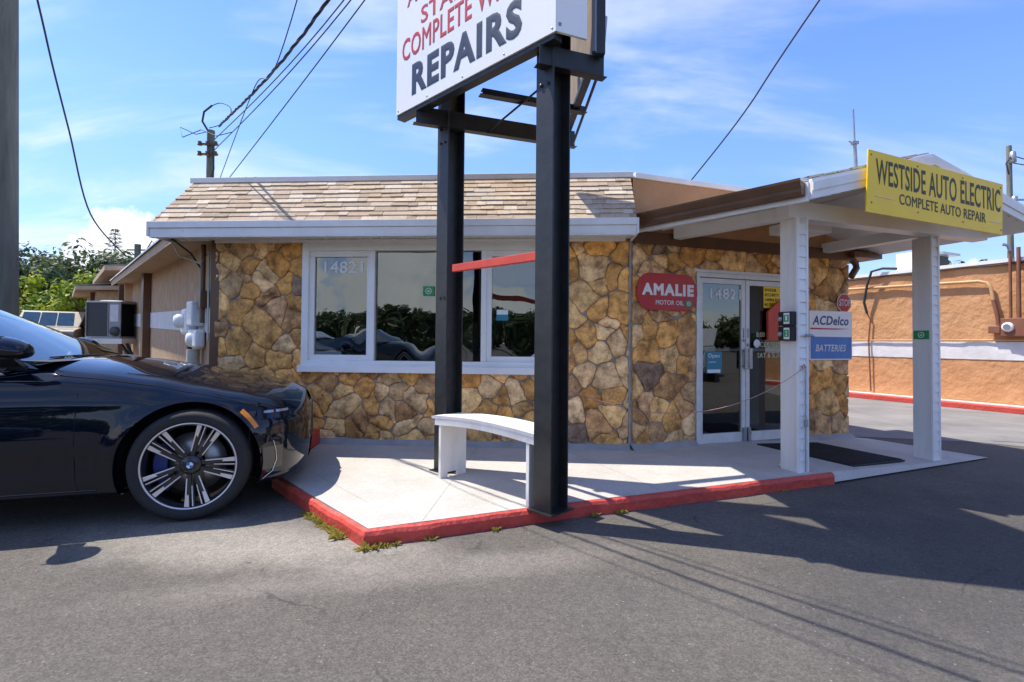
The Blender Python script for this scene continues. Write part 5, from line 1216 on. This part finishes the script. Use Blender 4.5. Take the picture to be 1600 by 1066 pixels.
mb = MB(); mb.fbox(OW, .28, .46, 1.46, 1.60, .03, .14); mb.fbox(OW, -.12, .27, 1.40, 1.74, .03, .15); mb.build('meter_box', 'rust_pipe', ob, bevel=.01)
mb = MB(); mb.lathe([(0,.045),(.07,.043),(.085,.03),(.09,0)], ON, OW(.16,1.575,.15), 24); mb.build('meter_dial', 'ink_white', ob)
mb = MB(); mb.lathe([(0,.0),(.055,0)], ON, OW(.16,1.575,.197), 20); mb.build('meter_face', 'galv', ob)
# rooftop unit on the orange building
ru = thing('rooftop_vent', OW(2.6,2.87,-2.2), 'white rooftop ventilator box with a dark louvre on the orange building', 'roof vent')
F_ = lambda a, z, o_: OW(a, z, o_)
mb = MB(); mb.fbox(F_, 2.75, 3.15, 2.87, 3.55, -2.6, -1.9); mb.build('housing', 'white', ru, bevel=.01)
mb = MB(); mb.fbox(F_, 2.30, 2.745, 2.95, 3.40, -2.5, -2.0); mb.build('louvre', 'black', ru)
mb = MB(); mb.fbox(F_, 2.1, 2.74, 3.40, 3.46, -2.6, -1.85); mb.build('hood', 'galv', ru)
# ------------------------------------------------------------------ poles
pl_ = thing('utility_pole', (-6.33, 6.4, 0), 'thick weathered wooden utility pole at the left edge behind the dark sedan', 'utility pole')
mb = MB(); mb.tube([(-6.33-.025*z, 6.4, z*1.0) for z in (0,1,2,3,4,5,6,6.9)], lambda t: .15-.022*t, 20); mb.build('shaft', 'wood_pole', pl_)
mb = MB(); mb.tube([(-6.32-.025*z, 6.245+.004*z, z) for z in (0,2,4,6,6.8)], .014, 6); mb.build('ground_wire', 'cable', pl_)
mast = thing('service_mast', (-3.934, 6.6, 2.9), 'short brown service mast with insulators and looped cables above the shingled roof', 'mast')
mb = MB(); mb.tube([(-3.934,6.6,2.9),(-3.934,6.6,3.93)], .046, 12); mb.build('pipe', 'wood_pole', mast)
mb = MB()
for z in (3.60, 3.73):
    mb.box(-4.05,-3.81,6.53,6.56,z-.012,z+.012)
    for x in (-4.03,-3.93,-3.83): mb.lathe([(0,.03),(.026,.027),(.018,0),(.028,-.022),(0,-.03)], (0,0,1), (x,6.52,z), 10)
mb.build('insulators', 'brown', mast)
mb = MB()
mb.tube([(-3.95,6.58,3.9),(-4.02,6.55,4.03),(-3.97,6.5,4.13),(-3.84,6.45,4.19)], .013, 7)
SM = lambda P, n=24: [Vector(crom(P, t/n)) for t in range(n+1)]
mb.tube(SM([(-3.84,6.45,4.19),(-3.70,6.4,4.20),(-3.55,6.35,4.12),(-3.53,6.3,3.98),(-3.62,6.25,3.86),(-3.72,6.2,3.80)]), .006, 5)
mb.tube([(-3.93,6.6,3.93),(-4.1,6.55,3.86),(-4.27,6.5,3.93),(-4.24,6.5,3.80),(-4.0,6.5,3.9),(-3.75,6.4,3.78),(-3.5,6.3,3.79)], .006, 5)
mb.tube([(-3.86,6.52,3.7),(-3.83,6.5,3.4),(-3.87,6.5,3.2),(-3.84,6.5,2.95)], .012, 5)
mb.build('looped_cable', 'cable', mast)
# wires
def wire(pts, r, label, twist=0, seg=26):
    P = []
    for t in range(seg+1): P.append(Vector(crom([tuple(p) for p in pts], t/seg)))
    mb = MB()
    if twist:
        L = sum((b-a).length for a, b in zip(P, P[1:])); n = int(L/.06); fine = [Vector(crom([tuple(p) for p in pts], t/n)) for t in range(n+1)]
        for ph in (0, 2.1, 4.2): mb.tube([p+Vector((cos(i*.5+ph), .4*sin(i*.5), sin(i*.5+ph)))*r*1.0 for i, p in enumerate(fine)], r*.75, 5)
    else: mb.tube(P, r, 6)
    o = mb.build('overhead_wire', 'cable', org=P[0]); tag(o, label, 'wire', 'overhead service wires'); return o
Mx = Vector((-3.90, 6.55, 0))
wire([(-3.60,6.2,3.82),(-1.42,3.75,3.70),(1.6,.4,4.5),(8,-7,8)], .0088, 'thick twisted service cable running up from the mast on the roof', twist=1, seg=30)
wire([(-3.90,6.5,3.70),(-1.235,3.72,3.76),(1.9,.4,4.6),(8.4,-7,8.2)], .0048, 'thin wire just right of the thick twisted cable', seg=40)
wire([(-3.86,6.5,3.60),(-1.19,3.70,3.73),(2.0,.35,4.55),(8.6,-7,8.1)], .0048, 'thin middle wire of the bundle leaving the roof mast', seg=40)
wire([(-3.88,6.55,3.0),(-1.10,3.70,3.715),(2.2,.2,4.6),(8.9,-7,8.1)], .0048, 'thin lowest wire rising from the foot of the roof mast', seg=40)
wire([(-3.86,6.55,3.05),(-2.6,5.05,3.70),(-1.60,3.72,3.74),(2.0,-1.3,6.5)], .0045, 'steepest thin wire crossing the other roof mast wires', seg=40)
wire([(-10.3,13.6,3.40),(-10.45,12.6,4.29),(-9.89,11.3,5.81),(-9.3,10.2,6.70),(-8.68,9.2,7.30),(-7.4,7,8.8)], .018, 'single wire sagging at the left from the rear wing roof to the upper left', seg=40)
wire([(2.43,7.0,3.44),(2.72,6.0,3.95),(3.05,5.0,4.68),(4.5,1.0,7.6)], .009, 'single twisted wire rising to the upper right behind the canopy', seg=30)
# antenna mast
an = thing('antenna_mast', (4.72, 7.0, 2.9), 'thin grey antenna mast standing on the roof left of the yellow sign', 'mast')
mb = MB(); mb.tube([(4.73,7,2.9),(4.715,7,3.7),(4.70,7,4.0)], .022, 7); mb.tube([(4.70,7,4.0),(4.68,7,4.47)], .013, 6); mb.build('pole', 'galv', an)
mb = MB(); mb.box(4.66,4.74,6.97,7.03,3.98,4.02); mb.tube([(4.66,7,4.0),(4.62,7,4.03)], .01, 5); mb.build('clamp', 'galv', an)
# far poles
fp = thing('far_utility_pole', (19.55,20,0), 'distant grey utility pole rising behind the orange building at the right edge', 'utility pole')
mb = MB(); mb.tube([(19.55,20,0),(19.5,20,9.1)], .12, 10, r2=.085); mb.build('shaft', 'wood_pole', fp)
mb = MB(); mb.lathe([(0,.25),(.1,.2),(.12,-.2),(0,-.25)], (0,0,1), (19.5,19.85,8.6), 10); mb.lathe([(0,.2),(.1,.15),(.1,-.15),(0,-.2)], (0,0,1), (19.55,19.85,6.9), 10); mb.box(19.5,20.2,19.95,20.05,6.95,7.0); mb.build('fittings', 'galv', fp)
mb = MB(); mb.tube([(19.5,19.9,8.7),(20.1,19.8,8.45),(21.5,19,8.0),(24,17,8.2)], .02, 5); mb.tube([(19.5,19.9,8.4),(21.5,19,7.6),(24,17,7.8)], .02, 5); mb.tube([(19.5,19.9,8.7),(19.1,19.7,8.3),(19.3,19.8,7.9)], .03, 5); mb.tube([(19.5,19.9,6.9),(17.5,20,6.3),(14,19,5.6)], .012, 5); mb.build('line', 'cable', fp)
fq = thing('far_utility_pole', (-29.4,40,0), 'tiny distant utility pole above the trees at the left', 'utility pole')
mb = MB(); mb.tube([(-29.4,40,0),(-29.4,40,8.6)], .22, 8); mb.build('shaft', 'wood_pole', fq)
mb = MB(); mb.box(-30.2,-28.6,39.9,40.0,8.1,8.2); mb.tube([(-28.7,40,8.2),(-28.3,40,8.9),(-28.0,40,8.5)], .05, 5); mb.build('cross_arm', 'wood_pole', fq)
# ------------------------------------------------------------------ trees
def crown(mb, cx_, cy_, cz_, rx, rz, nclump, leaves, ls, r, seed=0):
    for c in range(nclump):
        a = r.uniform(0, 2*pi); u = r.uniform(-1, 1); k = r.uniform(.35, 1)**.5; s = sqrt(1-u*u)
        lob = .75+.5*mnoise.noise(Vector((cos(a)*1.3+seed, sin(a)*1.3, u*1.5)))+.1
        p = Vector((cx_+rx*k*lob*s*cos(a), cy_+rx*k*lob*s*sin(a), cz_+rz*k*lob*u)); cr = r.uniform(.16,.34)*rx
        tone = r.uniform(0, .75)
        for _ in range(leaves):
            d = Vector((r.gauss(0,1), r.gauss(0,1), r.gauss(0,.75))).normalized()*cr*r.uniform(.3,1)
            q = p+d; n = (d.normalized()+Vector((r.uniform(-.6,.6),r.uniform(-.6,.6),r.uniform(-.2,1)))).normalized(); t = n.orthogonal().normalized(); b = n.cross(t); an_ = r.uniform(0, pi); t2 = t*cos(an_)+b*sin(an_); b2 = n.cross(t2); L = ls*r.uniform(.6,1.4)
            col = (min(1, max(0, tone+r.uniform(-.2,.3))),)*3
            mb.add([q-t2*L, q+b2*L*.5, q+t2*L, q-b2*L*.5], [(0,1,2,3)], col)
def tree(name, loc, h, rx, rz, seed, leaf, label, cat='tree', group=None, nclump=60, leaves=70, ls=.12, trunk_r=.16, ncrown=1):
    r = random.Random(seed); t = thing(name, loc, label, cat, group); L = Vector(loc)
    mb = MB(); mb.tube([L+Vector((0,0,-.3)), L+Vector((.1,.05,h*.3)), L+Vector((-.05,.1,h*.62)), L+Vector((.1,0,h*.85))], trunk_r, 8, r2=trunk_r*.3)
    for k in range(7):
        a = r.uniform(0, 2*pi); z = h*r.uniform(.3,.6); mb.tube([L+Vector((0,.05,z)), L+Vector((cos(a)*rx*.45, sin(a)*rx*.45, z+h*.15)), L+Vector((cos(a)*rx*.85, sin(a)*rx*.85, z+h*.27))], trunk_r*.4, 6, r2=.02)
    mb.build('trunk', 'bark', t)
    mb = MB(); crown(mb, L.x, L.y, L.z+h-rz, rx, rz, nclump, leaves, ls, r, seed); mb.build('crown', leaf, t)
    return t
G = lambda x, y: (x, y, gz(x, y))
tree('oak_tree', G(-27,34), 6.7, 4.2, 2.9, 1, 'leaf_mid', 'tall spreading grey green oak highest behind the rear wings', ls=.18, nclump=110, leaves=75, trunk_r=.3)
tree('oak_tree', G(-33,36), 6.0, 3.8, 2.6, 2, 'leaf_mid', 'grey green oak left of the tallest oak, behind the lime shrubs', ls=.18, nclump=90, leaves=70, trunk_r=.3)
tree('shade_tree', G(-24.5,25.5), 4.6, 2.4, 2.3, 3, 'leaf_dark', 'dark green tree right beside the thick utility pole', ls=.14, nclump=80, leaves=70)
tree('lime_shrub', G(-19.8,24.5), 3.9, 2.1, 2.0, 4, 'leaf_lime', 'bright yellow green shrub directly above the beige pickup', 'shrub', ls=.13, nclump=80, leaves=70)
tree('lime_shrub', G(-22.6,24.2), 3.4, 1.8, 1.9, 5, 'leaf_lime', 'bright yellow green shrub between pickup and utility pole', 'shrub', ls=.13, nclump=70, leaves=70)
tree('lime_shrub', G(-16.2,21.8), 2.4, 1.3, 1.3, 6, 'leaf_lime', 'low lime green shrub between the pickup and the annex', 'shrub', ls=.11, nclump=60, leaves=60)
tree('lime_shrub', G(-18.6,27), 4.3, 2.0, 2.3, 16, 'leaf_lime', 'mid green shrub rising behind the annex roof corner', 'shrub', ls=.13, nclump=70, leaves=60)
tree('palm_shrub', G(-14.6,20.0), 1.3, 1.0, .7, 7, 'leaf_lime', 'low fern like plants against the annex wall', 'shrub', ls=.12, nclump=36, leaves=50, trunk_r=.05)
cf = thing('conifer', G(-34.3,44), 'small dark pointed conifer tip above the rear wing roof', 'tree')
mb = MB(); r = random.Random(5); L = Vector(G(-34.3,44))
for k in range(14):
    z = 5.2+k*.33; R_ = (14-k)*.085+.08
    for j in range(90):
        a = r.uniform(0,2*pi); q = L+Vector((cos(a)*R_*r.uniform(.3,1), sin(a)*R_*r.uniform(.3,1), z+r.uniform(-.1,.1))); t = Vector((cos(a),sin(a),-.3)); mb.add([q, q+t*.3, q+t*.15+Vector((-sin(a),cos(a),0))*.08], [(0,1,2)], (r.random()*.3,)*3)
mb.build('crown', 'leaf_dark', cf); mb = MB(); mb.tube([L, L+Vector((0,0,9.6))], .14, 6, r2=.02); mb.build('trunk', 'bark', cf)
tree('far_tree', (24.6,28,0), 6.2, 1.7, 1.5, 8, 'leaf_mid', 'small round tree top above the orange building roof', ls=.16, nclump=50, leaves=50)
# hedge far left beyond the pole
tree('shade_tree', G(-30.5,25), 4.6, 2.6, 2.7, 9, 'leaf_dark', 'dark green tree at the extreme left behind the utility pole', ls=.15, nclump=70, leaves=60)
# tree line on the far side of the road, behind the viewer
src = tree('roadside_tree', (-30,-48,0), 5.6, 3.6, 2.9, 10, 'leaf_mid', 'roadside tree across the road, mirrored in the shop glass', group='trees mirrored in the shop glass', ls=.30, nclump=120, leaves=34, trunk_r=.25)
ORD = 'first second third fourth fifth sixth seventh eighth ninth tenth eleventh twelfth thirteenth fourteenth fifteenth sixteenth seventeenth eighteenth nineteenth twentieth twenty-first twenty-second twenty-third twenty-fourth'.split()
src['label'] = 'roadside tree, eighth from the left of the row mirrored in the shop window'
r = random.Random(12)
for i in range(24):
    if i == 7: continue
    c = copy_tree(src); c.location = (-72+i*6.0+r.uniform(-1.5,1.5), -48+r.uniform(-4,4), 0); c.rotation_euler = (0,0,r.uniform(0,6)); k = r.uniform(.75,1.2); c.scale = (k*1.15,k*1.15,k); c['label'] = 'roadside tree, %s from the left of the row mirrored in the shop window' % ORD[i]
for i in range(9):
    c = copy_tree(src); c.location = (72+i*1.5+r.uniform(-1,1), -44+i*6, 0); c.rotation_euler = (0,0,r.uniform(0,6)); c['label'] = 'roadside tree, %s in the row right of the lot mirrored in the glass doors' % ORD[i]
# weeds along the kerb
def weed(p, s, seed, n=22):
    r = random.Random(seed); mb = MB(); p = Vector(p)
    for k in range(n):
        a = r.uniform(0, 2*pi); d = Vector((cos(a), sin(a), 0)); L = s*r.uniform(.5,1.2); b = p+Vector((r.uniform(-.5,.5)*s, r.uniform(-.5,.5)*s, 0)); w_ = Vector((-d.y,d.x,0))*s*.13; t = r.random()
        m_ = b+d*L*.5+Zv*L*r.uniform(.35,.8); e = b+d*L+Zv*L*r.uniform(.1,.7)
        mb.add([b-w_*.5, b+w_*.5, m_+w_, e, m_-w_], [(0,1,2,3,4)], (t,)*3)
    return mb
labs = ['small yellow green weed at the kerb left of the middle of the front', 'tiny weed tuft at the front kerb below the bench', 'weed tuft at the kerb right of the near black post', 'second weed tuft further right along the front kerb', 'low weed at the right end of the red kerb']
def onk(t, a=4): # point just outside the front kerb
    p = cpath[a].lerp(cpath[a+1], t); d = (cpath[a+1]-cpath[a]).normalized(); return p + Vector((d.y,-d.x,0))*.02
for i, (p, s) in enumerate(((onk(.30), .034), (onk(.62), .036), (onk(.18,5), .034), (onk(.34,5), .04), (onk(.55,6), .03))):
    tag(weed(p, s, 40+i).build('weed', 'weed', org=p), labs[i], 'weed', 'weeds along the kerb')
mb = MB()
for i in range(46):
    t = i/46; p = cpath[3].lerp(cpath[4], t)+Vector((-.02,-.02,0)) if i < 34 else onk((i-34)/75)
    w_ = weed(p, .020+.012*(i%3)+(.016 if 28 < i < 36 else 0), 80+i, 9); mb.add(w_.v, w_.f, (.5,.5,.5))
    for k in range(len(w_.c)): mb.c[len(mb.c)-len(w_.c)+k] = w_.c[k]
tag(mb.build('weeds', 'weed', org=cpath[4]), 'strip of yellow green weeds along the left corner of the kerb', 'weeds', kind='stuff')
